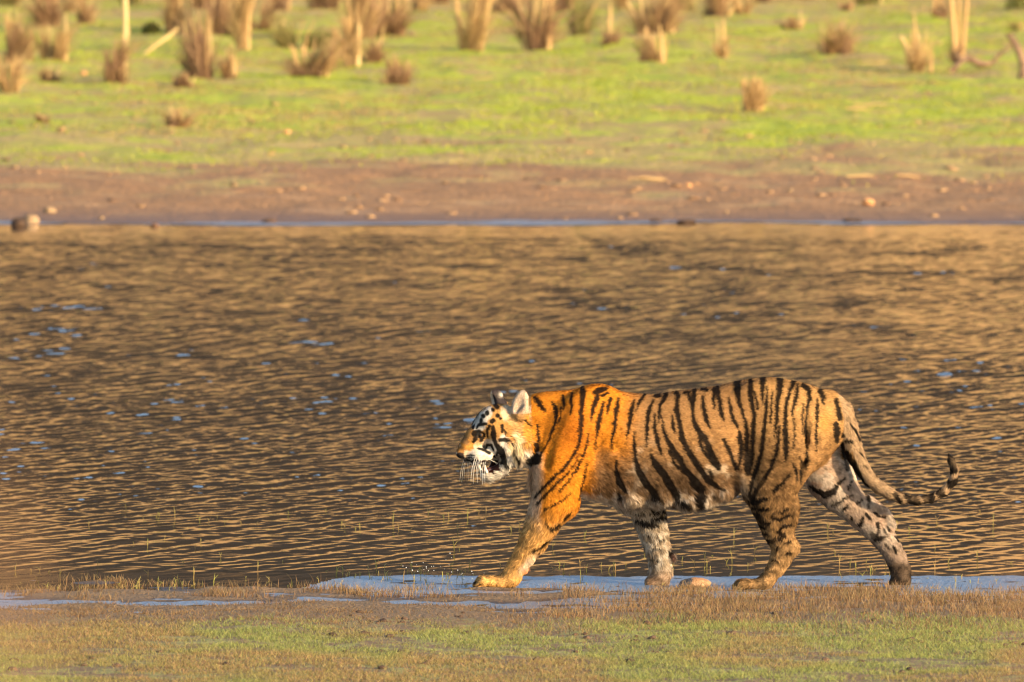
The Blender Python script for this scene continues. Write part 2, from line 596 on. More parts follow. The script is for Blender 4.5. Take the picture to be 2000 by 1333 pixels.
# near foreleg
chain([(1090, 915, -46, 46), (1084, 950, -46, 44), (1076, 985, -45, 40), (1060, 1020, -44, 34), (1043, 1053, -43, 28.5), (1026, 1080, -42, 23), (1013, 1101, -42, 20.5),
       (1003, 1118, -42, 19.5), (992, 1131, -42, 16)], 14, 0.84)
ell((1110, 985, -46), (20, 26, 22), 14, ang=30)
ell((1026, 1112, -42), (6, 9, 9), 6)
chain([(1000, 1131, -42, 14), (978, 1137, -43, 11.5), (958, 1136, -44, 12)], 10, 1.35)
for i, (dw, du) in enumerate(((-17, 3), (-6, -2), (6, -2), (17, 4))):
    chain([(955 + du, 1133, -44 + dw * .8, 7), (942 + du, 1133, -44 + dw, 7.5), (933 + du, 1140, -44 + dw, 6)], 4)
# far foreleg
chain([(1190, 920, 44, 48), (1236, 960, 44, 44), (1262, 992, 44, 36.5), (1270, 1020, 44, 32.5), (1278, 1048, 43, 29), (1285, 1076, 42, 26), (1290, 1100, 42, 23), (1291, 1122, 42, 24), (1290, 1136, 42, 22)], 14, 0.84)
ell((1313, 1093, 38), (9, 8, 9), 5)
chain([(1290, 1134, 42, 17), (1272, 1142, 40, 11)], 8, 1.5)
# near hind leg
chain([(1530, 880, -48, 64), (1518, 915, -48, 55), (1508, 950, -47, 48), (1506, 978, -46, 43), (1511, 1005, -45, 36), (1516, 1030, -44, 31)], 16, 0.66)
chain([(1511, 1000, -44, 34), (1518, 1030, -44, 29.5), (1525, 1052, -44, 27), (1531, 1070, -44, 25), (1524, 1088, -44, 22.5), (1515, 1107, -44, 19), (1501, 1126, -44, 17), (1492, 1138, -44, 13.5)], 12, 0.72)
ell((1548, 1068, -44), (12, 15, 11), 8)
ell((1550, 1000, -46), (9, 30, 15), 10, ang=6)
chain([(1494, 1137, -44, 13), (1472, 1141, -45, 9.5), (1456, 1140, -46, 10.5)], 9, 1.45)
for i, (dw, du) in enumerate(((-17, 4), (-6, -1), (6, -1), (17, 4))):
    chain([(1456 + du, 1138, -46 + dw * .8, 6.5), (1444 + du, 1139, -46 + dw, 7), (1437 + du, 1144, -46 + dw, 5.5)], 4)
# skin fold between haunch and belly
chain([(1440, 900, -52, 20), (1455, 935, -46, 16), (1464, 965, -44, 13)], 14)
# far hind leg
chain([(1585, 850, 44, 58), (1606, 900, 44, 53), (1624, 940, 44, 46), (1643, 968, 44, 38), (1664, 990, 43, 31), (1686, 1011, 43, 28)], 16, 0.68)
chain([(1686, 1011, 43, 28), (1707, 1032, 43, 27), (1726, 1053, 43, 25.5), (1742, 1077, 43, 22.5), (1753, 1098, 43, 22), (1761, 1120, 43, 22), (1763, 1140, 43, 20.5)], 12, 0.74)
chain([(1696, 976, 43, 6), (1729, 1006, 43, 9), (1742, 1030, 43, 10)], 6)
ell((1733, 1010, 43), (11, 8, 9), 6, 40)
chain([(1762, 1136, 43, 18), (1748, 1145, 43, 10)], 8, 1.3)
# tail
TAIL = [(1618, 788, 0, 24), (1640, 806, 0, 24), (1652, 835, -1, 23), (1661, 866, -2, 20.5), (1671, 893, -3, 18), (1684, 918, -5, 15.5), (1698, 938, -7, 14.2), (1716, 953, -8, 13.2), (1736, 965, -9, 12),
        (1761, 976, -10, 10.3), (1790, 979, -10, 9.2), (1818, 975, -10, 9.2), (1843, 962, -9, 9.6), (1860, 941, -8, 9.4), (1864, 919, -7, 8.8), (1857, 902, -6, 7.6), (1853, 893, -6, 4.5)]
chain(TAIL, 8)
ell((1622, 858, 0), (9, 26, 9), 10, ang=-12, cut=True)

# folds of loose skin and muscle lines
for sd in (-1, 1):
    chain([(1574, 800, 78 * sd, 5), (1570, 860, 74 * sd, 6), (1560, 930, 72 * sd, 5)], 9, cut=True)
    chain([(1450, 850, 92 * sd, 7), (1456, 900, 88 * sd, 8), (1462, 950, 80 * sd, 6)], 12, cut=True)
    chain([(1150, 880, 92 * sd, 8), (1140, 940, 88 * sd, 7), (1126, 985, 76 * sd, 5)], 12, cut=True)
    chain([(1100, 795, 78 * sd, 6), (1072, 850, 84 * sd, 7), (1066, 905, 80 * sd, 6)], 14, cut=True)
    chain([(1330, 930, 98 * sd, 8), (1365, 955, 92 * sd, 7)], 12, cut=True)
    chain([(1390, 900, 96 * sd, 7), (1418, 945, 88 * sd, 7)], 12, cut=True)
    chain([(1545, 985, 70 * sd, 4), (1520, 1020, 68 * sd, 5), (1518, 1045, 64 * sd, 4)], 8, cut=True)

# --- head, turned a little towards the camera
HT, HS, HC = math.tan(math.radians(25)), math.sin(math.radians(25)), math.cos(math.radians(25))


def hp(u, v, t):
    """point of the head: mid-plane position (u, v) moved t to the far side"""
    return (u - t * HS, v, (u - 1030) * HT + t * HC)


def hell(u, v, t, r, k=10, ang=0, cut=False): ell(hp(u, v, t), r, k, ang, -25, cut)


def hchain(pts, k=8, cut=False):
    chain([(*hp(u, v, t), r) for u, v, t, r in pts], k, 1.0, cut)


hell(982, 838, 0, (48, 47, 46), 14)
hell(965, 823, 0, (33, 30, 38), 12)
for sd in (-1, 1):
    hell(945, 830, 17 * sd, (15, 14, 13), 10)
    hell(962, 862, 30 * sd, (27, 26, 20), 14)
    hchain([(996, 850, 36 * sd, 24), (1000, 878, 36 * sd, 21), (1000, 898, 32 * sd, 11)], 14)
    hchain([(1016, 856, 38 * sd, 24), (1020, 884, 34 * sd, 20)], 14)
hchain([(944, 842, 0, 23), (928, 856, 0, 20), (913, 873, 0, 16), (905, 882, 0, 12)], 10)
hell(901, 884, 0, (9, 8, 13), 6)
for sd in (-1, 1):
    hell(925, 887, 15 * sd, (18, 15.5, 15), 9, 14)
    hell(939, 888, 22 * sd, (14, 12, 12), 8)
# lower jaw
for sd in (-1, 1):
    hchain([(985, 888, 24 * sd, 15), (977, 904, 20 * sd, 10), (965, 921, 12 * sd, 9)], 9)
hchain([(968, 921, 0, 12), (955, 927, 0, 11), (947, 926, 0, 9)], 9)
hell(992, 884, 0, (22, 18, 30), 10)
# open mouth
hchain([(934, 908, 0, 9), (950, 909, 0, 12), (962, 905, 0, 9)], 5, cut=True)
for sd in (-1, 1):
    hchain([(938, 906, 16 * sd, 8), (951, 907, 22 * sd, 12), (960, 903, 25 * sd, 10)], 3, cut=True)
# eye sockets
for sd in (-1, 1): hell(930, 848, 25 * sd, (8, 5, 7), 5, -25, cut=True)
# ears
for sd, tl in ((-1, 0), (1, 0)):
    hchain([(996, 806, 44 * sd, 16), (998, 800, 46 * sd, 16)], 10)
EAR_N, EAR_F = hp(1000, 790, -47), hp(994, 790, 44)
ell((1016, 786, EAR_N[2]), (15, 25, 8), 7, 20, -12)
ell((1014, 789, EAR_N[2] - 10), (9, 18, 7), 5, 20, -12, cut=True)
ell((970, 784, EAR_F[2]), (17, 21, 8), 7, -12, 40)
ell((962, 788, EAR_F[2] - 9), (7, 15, 7), 4, -12, 40, cut=True)


def surface_nets(f):
    ins = f < 0
    nx, ny, nz = f.shape
    cnt = np.zeros((nx - 1, ny - 1, nz - 1), np.uint8)
    offs = [(a, b, c) for a in (0, 1) for b in (0, 1) for c in (0, 1)]
    for a, b, c in offs: cnt += ins[a:nx - 1 + a, b:ny - 1 + b, c:nz - 1 + c]
    I = np.argwhere((cnt > 0) & (cnt < 8))
    vals = {o: f[I[:, 0] + o[0], I[:, 1] + o[1], I[:, 2] + o[2]] for o in offs}
    acc, n = np.zeros((len(I), 3)), np.zeros(len(I))
    for o in offs:
        for ax in range(3):
            if o[ax]: continue
            p = list(o); p[ax] = 1; p = tuple(p)
            a, b = vals[o], vals[p]
            m = (a < 0) != (b < 0)
            t = np.where(m, a / np.where(m, a - b, 1), 0)
            q = np.tile(np.array(o, float), (len(I), 1)); q[:, ax] = t
            acc[m] += q[m]; n[m] += 1
    P = I + acc / n[:, None]
    ID = np.full((nx - 1, ny - 1, nz - 1), -1, np.int32)
    ID[I[:, 0], I[:, 1], I[:, 2]] = np.arange(len(I))
    quads = []
    for ax in range(3):
        b, c = (ax + 1) % 3, (ax + 2) % 3
        lo = [slice(None)] * 3; hi = [slice(None)] * 3
        lo[ax] = slice(0, -1); hi[ax] = slice(1, None)
        A, B = ins[tuple(lo)], ins[tuple(hi)]
        for flip, m in ((False, A & ~B), (True, ~A & B)):
            E = np.argwhere(m)
            E = E[(E[:, b] > 0) & (E[:, c] > 0) & (E[:, b] < f.shape[b] - 1) & (E[:, c] < f.shape[c] - 1)]
            q = []
            for db, dc in ((1, 1), (0, 1), (0, 0), (1, 0)):
                T = E.copy(); T[:, b] -= db; T[:, c] -= dc
                q.append(ID[T[:, 0], T[:, 1], T[:, 2]])
            q = np.stack(q, -1)
            quads.append(q[:, ::-1] if flip else q)
    Q = np.concatenate(quads)
    return P, Q[(Q >= 0).all(1)]


P, Q = surface_nets(FLD)
PU, PV, PW = gu[0] + P[:, 0] * H, gv[0] + P[:, 1] * H, gw[0] + P[:, 2] * H
del FLD
# u,v,w -> x,z,y is a mirror, so the winding is turned round below if needed
tiger = tag(empty("tiger", TB), "lone striped tiger with its mouth open wading through shallow water at the lake edge", "tiger")
raw = mesh_np("tiger_raw", t_loc(PU, PV, PW), Q, None)
sub = raw.modifiers.new("s", 'SUBSURF'); sub.levels = 1; sub.render_levels = 1
ev = raw.evaluated_get(bpy.context.evaluated_depsgraph_get()).to_mesh()
nV = len(ev.vertices)
co = np.empty(nV * 3, np.float32); ev.vertices.foreach_get("co", co); co = co.reshape(-1, 3)
fq = np.empty(len(ev.polygons) * 4, np.int32); ev.polygons.foreach_get("vertices", fq); fq = fq.reshape(-1, 4)
raw.evaluated_get(bpy.context.evaluated_depsgraph_get()).to_mesh_clear()
bpy.data.objects.remove(raw)
vol = np.einsum('ij,ij->i', co[fq[:, 0]], np.cross(co[fq[:, 1]], co[fq[:, 2]])).sum()
if vol < 0: fq = fq[:, ::-1].copy()
U, V, W = co[:, 0] * S + 1300, 1150 - co[:, 2] * S, co[:, 1] * S

# --- coat
def lin(r, g, b): return np.array([((c / 255) / 12.92 if c / 255 < 0.04045 else ((c / 255 + 0.055) / 1.055) ** 2.4) for c in (r, g, b)])


ORANGE, DEEP = np.array((0.49, 0.18, 0.015)), np.array((0.40, 0.115, 0.009))
GOLD, TAN, WET = np.array((0.41, 0.23, 0.085)), np.array((0.33, 0.178, 0.070)), np.array((0.155, 0.092, 0.048))
CREAM, WHITE, BLACK = np.array((0.60, 0.47, 0.33)), np.array((0.64, 0.58, 0.49)), np.array((0.005, 0.004, 0.0035))
PINK, MUD = np.array((0.50, 0.36, 0.26)), np.array((0.17, 0.11, 0.075))

# head points are mirrored to the near side so that both cheeks carry the marks
is_head = (U < 1046) & (V < 945) & ~((U > 1040) & (V > 800))
tt = np.where(is_head, (-(U - 1030) * 0 + (W - (U - 1030) * HT) * HC), 0)
# side offset t of a head point: solve  U = um - t*HS,  W = (um-1030)*HT + t*HC
t_side = ((W - (U - 1030) * HT) / (HC + HS * HT))
um = U + t_side * HS
HU = np.where(is_head & (t_side > 0), um + t_side * HS, U)     # screen u of the mirrored (near side) point
n_fine = fbm(U / 7, V / 7, W / 7, 81, 3)
n_mid = fbm(U / 26, V / 26, W / 26, 83, 3)
n_big = fbm(U / 70, V / 70, W / 70, 85, 2)

colr = np.zeros((nV, 3))


def lay(mask, c):
    global colr
    m = np.clip(mask, 0, 1)[:, None]
    colr = colr * (1 - m) + np.asarray(c) * m


jig = (n_mid - 0.5) * 40
lay(np.ones(nV), ORANGE)
lay(sstep(U + jig, 1190, 1262), TAN)
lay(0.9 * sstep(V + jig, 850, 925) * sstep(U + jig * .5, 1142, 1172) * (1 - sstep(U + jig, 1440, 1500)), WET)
lay(0.45 * sstep(n_mid, 0.52, 0.7) * sstep(V, 840, 890) * sstep(U, 1180, 1230) * (1 - sstep(U, 1450, 1490)), CREAM)
lay(sstep(U + jig, 1440, 1500) * (1 - sstep(V, 800, 900)), GOLD)
lay(0.85 * sstep(U + jig, 1440, 1490) * sstep(V, 810, 910) * (W < 10) * (1 - 0.4 * sstep(U, 1540, 1590)), (0.19, 0.108, 0.045))
lay(0.8 * np.exp(-(((U - 1118) / 42) ** 2 + ((V - 842) / 46) ** 2)), DEEP)
lay(0.5 * sstep(V + jig * .5, 955, 985) * sstep(U, 1130, 1165) * (1 - sstep(U, 1420, 1450)), CREAM)
lay(0.45 * sstep(n_fine, 0.5, 0.62) * sstep(V, 940, 975) * sstep(U, 1130, 1165) * (1 - sstep(U, 1440, 1460)), WHITE)
# underside of the belly and chest
lay((1 - sstep(np.abs(W), 20, 46)) * sstep(V, 930, 968) * sstep(U, 1050, 1080) * (1 - sstep(U, 1440, 1470)), CREAM)
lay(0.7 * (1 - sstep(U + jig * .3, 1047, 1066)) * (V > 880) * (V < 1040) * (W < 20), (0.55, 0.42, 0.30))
# near foreleg
nf = (V > 985) & (U < 1140) & (W < 2)
lay(nf * sstep(V + jig, 985, 1040), (0.50, 0.27, 0.085))
lay(nf * sstep(V, 1065, 1095) * sstep(U + (V - 1080) * 0.6, 1026, 1042), CREAM)
lay(nf * sstep(V, 1105, 1125), (0.56, 0.31, 0.10))
# far foreleg
ff = (V > 950) & (W > 4) & (U > 1200) & (U < 1335) & (V > 985)
lay(ff * 1.0, CREAM * 0.78); lay(ff * sstep(n_fine, 0.45, 0.6) * 0.6, WHITE * .85)
lay(ff * sstep(n_mid, 0.48, 0.66) * 0.6, (0.26, 0.17, 0.10))
lay(ff * sstep(U - (V - 1000) * 0.16, 1300, 1311), (0.36, 0.33, 0.30))
lay(ff * sstep(V + jig, 1100, 1130) * 0.6, (0.36, 0.20, 0.11))
# hind legs
nh = (W < 2) & (V > 960) & (U > 1420) & (U < 1580)
lay(nh * sstep(V + jig, 1000, 1060), (0.40, 0.235, 0.10))
lay(nh * 0.7 * sstep(n_mid, 0.52, 0.66) * (V > 960) * (V < 1060), (0.15, 0.09, 0.045))
fh = (W > 6) & (((V > 855) & (U > 1572)) | (V > 940)) & (U > 1560) & (U < 1800) & ~((U > 1640) & (V < 900))
lay(fh * sstep(V, 850, 885), PINK)
lay(fh * 0.42 * sstep(n_fine, 0.54, 0.64) * sstep(n_big, 0.4, 0.5), (0.30, 0.15, 0.09))
lay(fh * 0.5 * sstep(n_mid, 0.5, 0.62), WHITE * 0.75)
lay(fh * 0.4 * sstep(n_fine, 0.52, 0.62) * sstep(V, 960, 1000), (0.20, 0.14, 0.10))
lay(fh * sstep(V + jig * .8, 1040, 1100) * 0.8, (0.24, 0.175, 0.13))
lay(fh * sstep(V, 1092, 1112), (0.075, 0.05, 0.032))
# tail
tm = ((U > 1628) & (W < 30) & (W > -40) & (V < 1000)) * ((U > 1655 + (V - 850) * 0.28) | (U > 1645) & (V < 880)) * ~fh
lay(tm * 0.85, (0.44, 0.30, 0.175))
lay(tm * 0.6 * sstep(n_fine, 0.53, 0.63), (0.12, 0.08, 0.05))
lay(np.exp(-(((U - 1606) / 14) ** 2 + ((V - 822) / 22) ** 2)) * 0.6, (0.45, 0.24, 0.05))

# face
hm = is_head & (U < 1036)


def blob(u, v, a, b, c, k=1.0, ang=0):
    ca, sa = math.cos(math.radians(ang)), math.sin(math.radians(ang))
    x, y = HU - u, V - v
    q = np.sqrt(((x * ca + y * sa) / a) ** 2 + ((-x * sa + y * ca) / b) ** 2) + (n_fine - 0.5) * 0.5
    lay(k * hm * (1 - sstep(q, 0.72, 1.12)), c)


lay(hm * 1.0, (0.44, 0.225, 0.066))
lay(hm * sstep(HU, 985, 1010) * (1 - sstep(V, 860, 885)), GOLD)
lay(hm * sstep(V + (n_mid - .5) * 24, 852, 872) * sstep(HU, 1016, 985), CREAM)
lay(hm * sstep(V + (n_mid - .5) * 16, 866, 880) * sstep(HU, 905, 925), WHITE)
blob(941, 817, 12, 17, WHITE, 1, 25); blob(953, 806, 9, 14, WHITE, 0.9, 20)
blob(934, 832, 13, 9, WHITE); blob(953, 866, 16, 11, CREAM, 0.8)
blob(962, 880, 14, 13, WHITE); blob(946, 876, 15, 9, WHITE)
blob(983, 865, 8, 22, WHITE, 1, -8); blob(990, 888, 13, 22, WHITE); blob(1008, 872, 13, 34, (0.74, 0.58, 0.34), 1, -6); blob(1018, 895, 12, 14, CREAM)
blob(955, 930, 18, 10, WHITE); blob(972, 915, 9, 18, WHITE, 1, 20)
blob(912, 866, 14, 15, (0.48, 0.22, 0.045), 1, -30); blob(903, 850, 8, 22, (0.25, 0.14, 0.06), 0.8, -30)
blob(937, 847, 11, 8, BLACK * 1.3, 0.95, -20); blob(899, 877, 9, 9, (0.33, 0.16, 0.045)); blob(898, 887, 9, 6, (0.03, 0.02, 0.018))
blob(988, 806, 12, 16, (0.60, 0.46, 0.30), 0.9); blob(998, 818, 11, 12, (0.55, 0.36, 0.16), 0.8)
blob(1028, 838, 9, 30, (0.52, 0.24, 0.04))
# ears
near_ear = (V < 812) & (U > 997) & (U < 1037) & (W < EAR_N[2] + 20) & (W < -34)
lay(near_ear * (V < 806), (0.52, 0.40, 0.29)); lay(near_ear * np.exp(-(((U - 1018) / 6) ** 2 + ((V - 803) / 6) ** 2)) * .7, (0.25, 0.15, 0.09))
far_ear = (V < 796) & (U < 990) & (W > EAR_F[2] - 18)
lay(far_ear * 1.0, (0.045, 0.035, 0.035)); lay(far_ear * (U < 961 + (V - 770) * .25), (0.45, 0.38, 0.30))
lay(far_ear * np.exp(-(((U - 979) / 5) ** 2 + ((V - 775) / 4) ** 2)), WHITE)
# inside of the mouth
mouth = hm & (HU > 931) & (HU < 975) & (V > 896) & (V < 923 - (HU > 964) * 5) & (np.abs(t_side) < 33)
lay(mouth * 1.0, (0.035, 0.012, 0.010))

# stripes
STR = []                                    # (points (u, v, half width), where)


def stripes(u0, v0, sc, where, text):
    for ln in text.split(';'):
        nums = [float(x) for x in ln.replace(',', ' ').split()]
        if not nums: continue
        p = np.array(nums).reshape(-1, 3)
        STR.append((np.stack([u0 + p[:, 0] / sc, v0 + p[:, 1] / sc, p[:, 2] / sc], -1), where))


stripes(1000, 720, 4.4425, 'body', """195 265 14 230 310 18 280 365 8; 340 290 6 375 340 15 375 420 11 350 510 9 310 610 7 270 680 7 230 780 5; 420 330 4 410 420 4 390 470 3;
430 240 11 445 300 11 442 350 4; 510 225 9 508 300 9 500 390 3; 605 200 21 595 300 17 585 400 10 560 530 4; 600 400 8 590 520 10 575 620 10 540 700 10 490 780 10 430 855 11 350 925 12 270 1010 12 195 1100 8;
730 235 17 695 320 15 680 400 8 676 445 3; 810 170 9 760 195 11 715 215 4; 820 205 6 770 230 8; 785 280 6 760 370 15 735 460 17 720 560 7 710 690 3; 845 255 13 825 320 10 815 385 3;
910 260 9 895 340 15 875 450 9 855 470 3; 890 430 10 870 540 12 845 670 4; 650 545 3 640 640 7 600 740 8 560 830 9 480 960 6 400 1040 5; 575 720 3 530 810 5 450 910 8 370 985 10 290 1070 10 210 1160 6;
640 800 3 615 920 6 590 1060 5 570 1120 3; 500 1060 3 420 1130 5 340 1170 5 280 1190 3; 1050 275 5 1025 350 15 1005 470 14 980 590 4; 1135 235 9 1090 290 8 1065 370 3;
1210 275 7 1170 370 15 1155 500 14 1150 660 4; 1320 235 15 1270 320 11 1260 450 5; 1225 380 4 1220 500 11 1245 600 15 1260 680 9 1280 730 4;
1050 540 4 1045 640 11 1055 760 15 1085 870 21 1150 980 24 1230 1080 20 1290 1130 9; 890 780 5 890 880 15 920 970 22 975 1040 11; 900 1050 5 915 1090 10 935 1110 4;
1285 400 3 1300 520 9 1340 620 14 1390 700 20 1440 780 22 1480 860 22 1560 940 22 1620 1020 26 1640 1090 16; 1350 680 6 1390 800 8 1430 850 8;
1180 720 6 1230 810 23 1300 900 28 1350 980 28 1400 1050 26 1430 1120 13; 1420 230 11 1412 350 17 1440 470 15 1460 590 19 1510 700 18 1570 790 20 1620 870 16 1700 950 11 1777 1010 9;
1375 400 6 1380 480 11 1395 540 4; 1570 200 17 1555 300 15 1550 380 9 1560 440 15 1600 520 17 1660 600 21 1700 700 22 1750 800 18 1777 830 13; 1520 230 12 1530 280 7 1550 330 7;
1600 520 9 1620 650 11 1660 720 11 1720 800 11 1777 860 9; 1640 240 9 1645 330 15 1665 420 15 1700 500 5; 1740 190 15 1735 260 11 1740 340 4; 1600 1100 30 1610 1180 22; 1470 1140 16 1530 1170 14;
1230 240 10 1270 245 8; 1410 220 12 1440 235 12; 1480 215 6 1530 210 6; 1630 190 8 1680 190 8; 1690 860 8 1710 910 13 1720 950 5; 110 430 6 150 480 6; 700 205 10 740 180 12 780 170 8""")
stripes(1350, 720, 4.443, 'body', """215 175 14 232 300 14 245 380 14 265 440 6; 310 250 6 325 350 11 350 430 13 385 500 8; 385 130 26 385 200 21 400 290 11 430 380 9 455 450 9 465 560 15 460 700 19 460 820 19 465 900 10;
500 115 17 495 200 17 510 290 15 528 390 14 520 500 15 515 620 16 505 740 15 480 900 13; 400 540 14 410 640 19 410 740 15 390 850 8; 525 190 4 550 270 7 560 340 5; 605 95 22 600 180 13 602 300 4;
640 150 4 635 300 11 620 450 13 605 600 14 580 740 13 550 850 17 510 960 15 495 1060 10; 685 200 4 675 330 7 665 460 4; 755 105 24 745 200 19 725 290 13 722 400 13 712 500 9 705 580 4;
745 480 6 735 600 10 715 700 11 680 820 13 620 940 15 550 1040 13 510 1120 10; 870 125 17 835 190 9 805 290 12 795 400 13 795 500 14 800 620 19 795 700 17 790 790 5;
910 145 9 890 240 15 865 310 10 850 390 5; 865 400 3 875 560 6 865 680 4; 955 150 14 1000 180 17 1010 250 13 985 330 10 975 420 9 970 540 10 975 640 7 980 760 8 985 860 5;
950 300 4 940 430 6 945 560 4; 1075 260 6 1072 350 11 1070 450 8 1060 560 9 1060 700 5; 1105 200 17 1125 240 15 1125 300 4; 1240 270 14 1255 350 17 1270 420 20; 
850 800 4 890 880 9 900 960 5; 920 740 4 930 850 9 935 960 5; 830 900 8 780 960 12 700 1040 10; 500 1080 12 560 1140 14 640 1100 8; 540 1250 22 600 1290 12;
0 760 12 60 850 17 110 950 15 180 1000 10 270 1040 8; 260 600 8 300 680 13 340 780 13 370 860 10; 0 960 30 60 1030 34 80 1100 20""")
stripes(1400, 940, 4.0, 'nhind', """290 250 14 330 262 8; 325 340 17 370 350 12; 365 450 13 420 460 14 450 430 8; 470 380 9 490 350 11 540 330 9 575 320 7; 495 398 16 520 412 14; 400 535 6 420 540 4;
540 545 9 580 545 6; 270 190 9 330 205 11 390 195 7; 420 270 8 480 285 10 560 250 8; 330 300 10 400 312 8; 345 395 10 400 405 8; 470 430 7 500 440 9; 430 600 6 470 620 7; 520 470 8 570 455 7; 300 130 10 380 120 8; 470 490 5 455 530 5; 250 140 12 300 170 8; 545 200 8 480 230 6""")
stripes(1350, 720, 4.443, 'buttock', "1235 470 20 1240 560 24 1250 640 14; 1300 640 14 1320 760 16 1350 880 12")
stripes(1400, 940, 4.0, 'fhind', """730 40 9 780 80 12 840 110 28 900 90 22 950 20 10 990 -20 8; 910 190 13 960 170 13 1000 140 8; 1050 300 13; 1115 350 16 1135 310 11 1140 290 8; 1180 210 9 1190 140 11;
1220 250 8 1270 285 10 1320 295 7; 1240 440 14 1260 400 10 1255 340 8; 1270 460 17 1310 450 12; 1020 70 5 1050 10 6; 1380 520 8 1400 570 6; 1160 260 9 1200 300 8; 1090 180 8 1130 150 6; 1330 360 7 1350 400 7; 1320 500 8 1345 540 7; 1395 440 6 1420 480 6; 980 230 9 1020 200 7; 1010 130 6 1060 110 6; 1300 380 5 1330 440 5; 1210 420 12 1240 470 12""")
stripes(1560, 820, 4.761, 'tail', """320 30 20 340 120 22; 1000 705 30 1060 795 30; 1030 700 30 1090 790 28; 1170 700 38 1190 790 38; 1210 700 30 1225 785 30; 1290 680 28 1345 735 28; 1400 330 40 1425 480 40; 1395 600 20 1480 580 20; 1380 640 12 1470 620 12;
470 30 6 520 100 8 560 190 7; 400 130 18; 430 190 14 480 200 10; 440 310 26 490 390 26 540 490 20 580 570 17 640 650 14 720 715 12 800 755 10 900 785 9 1050 800 6; 560 300 7 590 340 5; 600 420 8 630 450 5; 880 690 16 930 760 14""")
stripes(1180, 920, 5.126, 'ffore', """330 500 17 400 530 26 470 545 26 540 545 14; 480 490 15 560 470 22 630 470 20; 470 385 10 540 400 13 610 405 10; 280 355 10 380 335 22 460 300 18; 640 800 8 690 880 20; 330 420 10 400 430 12 480 420 12; 420 640 6 480 650 8; 540 690 7 600 680 6; 500 770 6 560 790 6; 470 880 6 540 900 9""")
stripes(880, 920, 5.126, 'nfore', """945 480 7 980 525 10 1030 555 15 1070 530 15 1115 515 10; 815 785 6 880 755 8 940 710 11 990 680 8; 1150 460 8 1200 410 12; 835 250 5 870 180 4; 250 1110 10 270 1090 7; 290 1130 4 320 1110 4""")
stripes(860, 720, 5.127, 'head', """180 860 13 205 880 18 225 875 14; 250 918 11 310 908 9 365 898 8; 255 860 4 300 850 4 340 855 4; 250 886 4 300 876 4 345 880 4; 540 360 16 572 385 17; 525 410 16; 468 440 19; 430 468 18; 412 500 11 405 545 12;
390 552 13 455 540 11; 572 460 18; 518 515 20 530 505 16; 600 490 12; 340 520 10 328 590 10; 345 640 28 385 622 20; 420 660 26 405 705 16; 350 690 20 330 720 12; 490 560 11 465 610 11 475 680 4;
525 570 16 530 640 24 540 700 18 560 750 14; 615 560 16 617 620 10; 590 700 14 640 695 18 665 705 14; 560 750 17 600 790 28 625 850 30 640 920 20; 375 785 7 440 805 9 490 830 13; 450 795 9 470 752 10 510 750 10 530 800 7;
575 800 11 560 860 9; 610 930 14 665 955 12; 700 660 6 720 740 6 740 830 7 770 870 10 780 925 9; 830 500 7 880 550 7 905 575 5; 960 560 7 970 700 10 965 800 14; 900 880 50 945 880 50; 640 600 4 650 650 4; 380 560 8 360 590 8""")
stripes(860, 720, 5.127, 'body', "908 850 30 900 885 52 945 892 46; 965 560 10 965 700 16 950 800 26")
mask = {
    'body': (U > 1030) & ((W < 14) | (V < 955)) & (~is_head | (U > 1036)) & ~fh & ~ff,
    'nhind': nh | ((W < 2) & (V > 930) & (U > 1420) & (U < 1580)),
    'buttock': (U > 1600) & (V < 930),
    'fhind': fh, 'tail': (U > 1610) & (W < 14) & ~fh, 'ffore': ff | ((W > 4) & (V > 975) & (U > 1200) & (U < 1335)),
    'nfore': (W < 2) & (V > 960) & (U < 1150), 'head': is_head,
}
wob_u = (fbm(U / 9, V / 9, W / 9, 91, 2) - 0.5) * 5
wob_v = (fbm(U / 9, V / 9, W / 9, 95, 2) - 0.5) * 5
soft = {'body': 1.5, 'head': 1.1}
black = np.zeros(nV)
for pts, where in STR:
    uu_ = HU if where == 'head' else U + wob_u * 0.6
    vv_ = V if where == 'head' else V + wob_v * 0.6
    r = pts[:, 2].max() + 4
    sel = np.nonzero(mask[where] & (uu_ > pts[:, 0].min() - r) & (uu_ < pts[:, 0].max() + r) & (vv_ > pts[:, 1].min() - r) & (vv_ < pts[:, 1].max() + r))[0]
    if not len(sel): continue
    x, y = uu_[sel], vv_[sel]
    d = np.full(len(sel), 1e3)
    wf = {'head': 1.12, 'body': 1.26, 'tail': 1.2, 'buttock': 1.0}.get(where, 1.15)
    seg = list(zip(pts[:-1], pts[1:])) if len(pts) > 1 else [(pts[0], pts[0] + (0.01, 0.01, 0))]
    for a, b in seg:
        e = b[:2] - a[:2]
        t = np.clip(((x - a[0]) * e[0] + (y - a[1]) * e[1]) / (e @ e + 1e-9), 0, 1)
        q = np.hypot(x - a[0] - t * e[0], y - a[1] - t * e[1]) - (a[2] + t * (b[2] - a[2])) * wf - 0.35
        d = np.minimum(d, q)
    sft = soft.get(where, 1.15)
    black[sel] = np.maximum(black[sel], 1 - sstep(d + (n_fine[sel] - 0.5) * 1.0, -sft * 0.6, sft))
fade = 0.97 - 0.25 * sstep(n_mid, 0.55, 0.75) * sstep(U, 1440, 1500) * sstep(V, 860, 900)
lay(black * fade, BLACK)
lay(mouth * 0.7, (0.030, 0.010, 0.009))
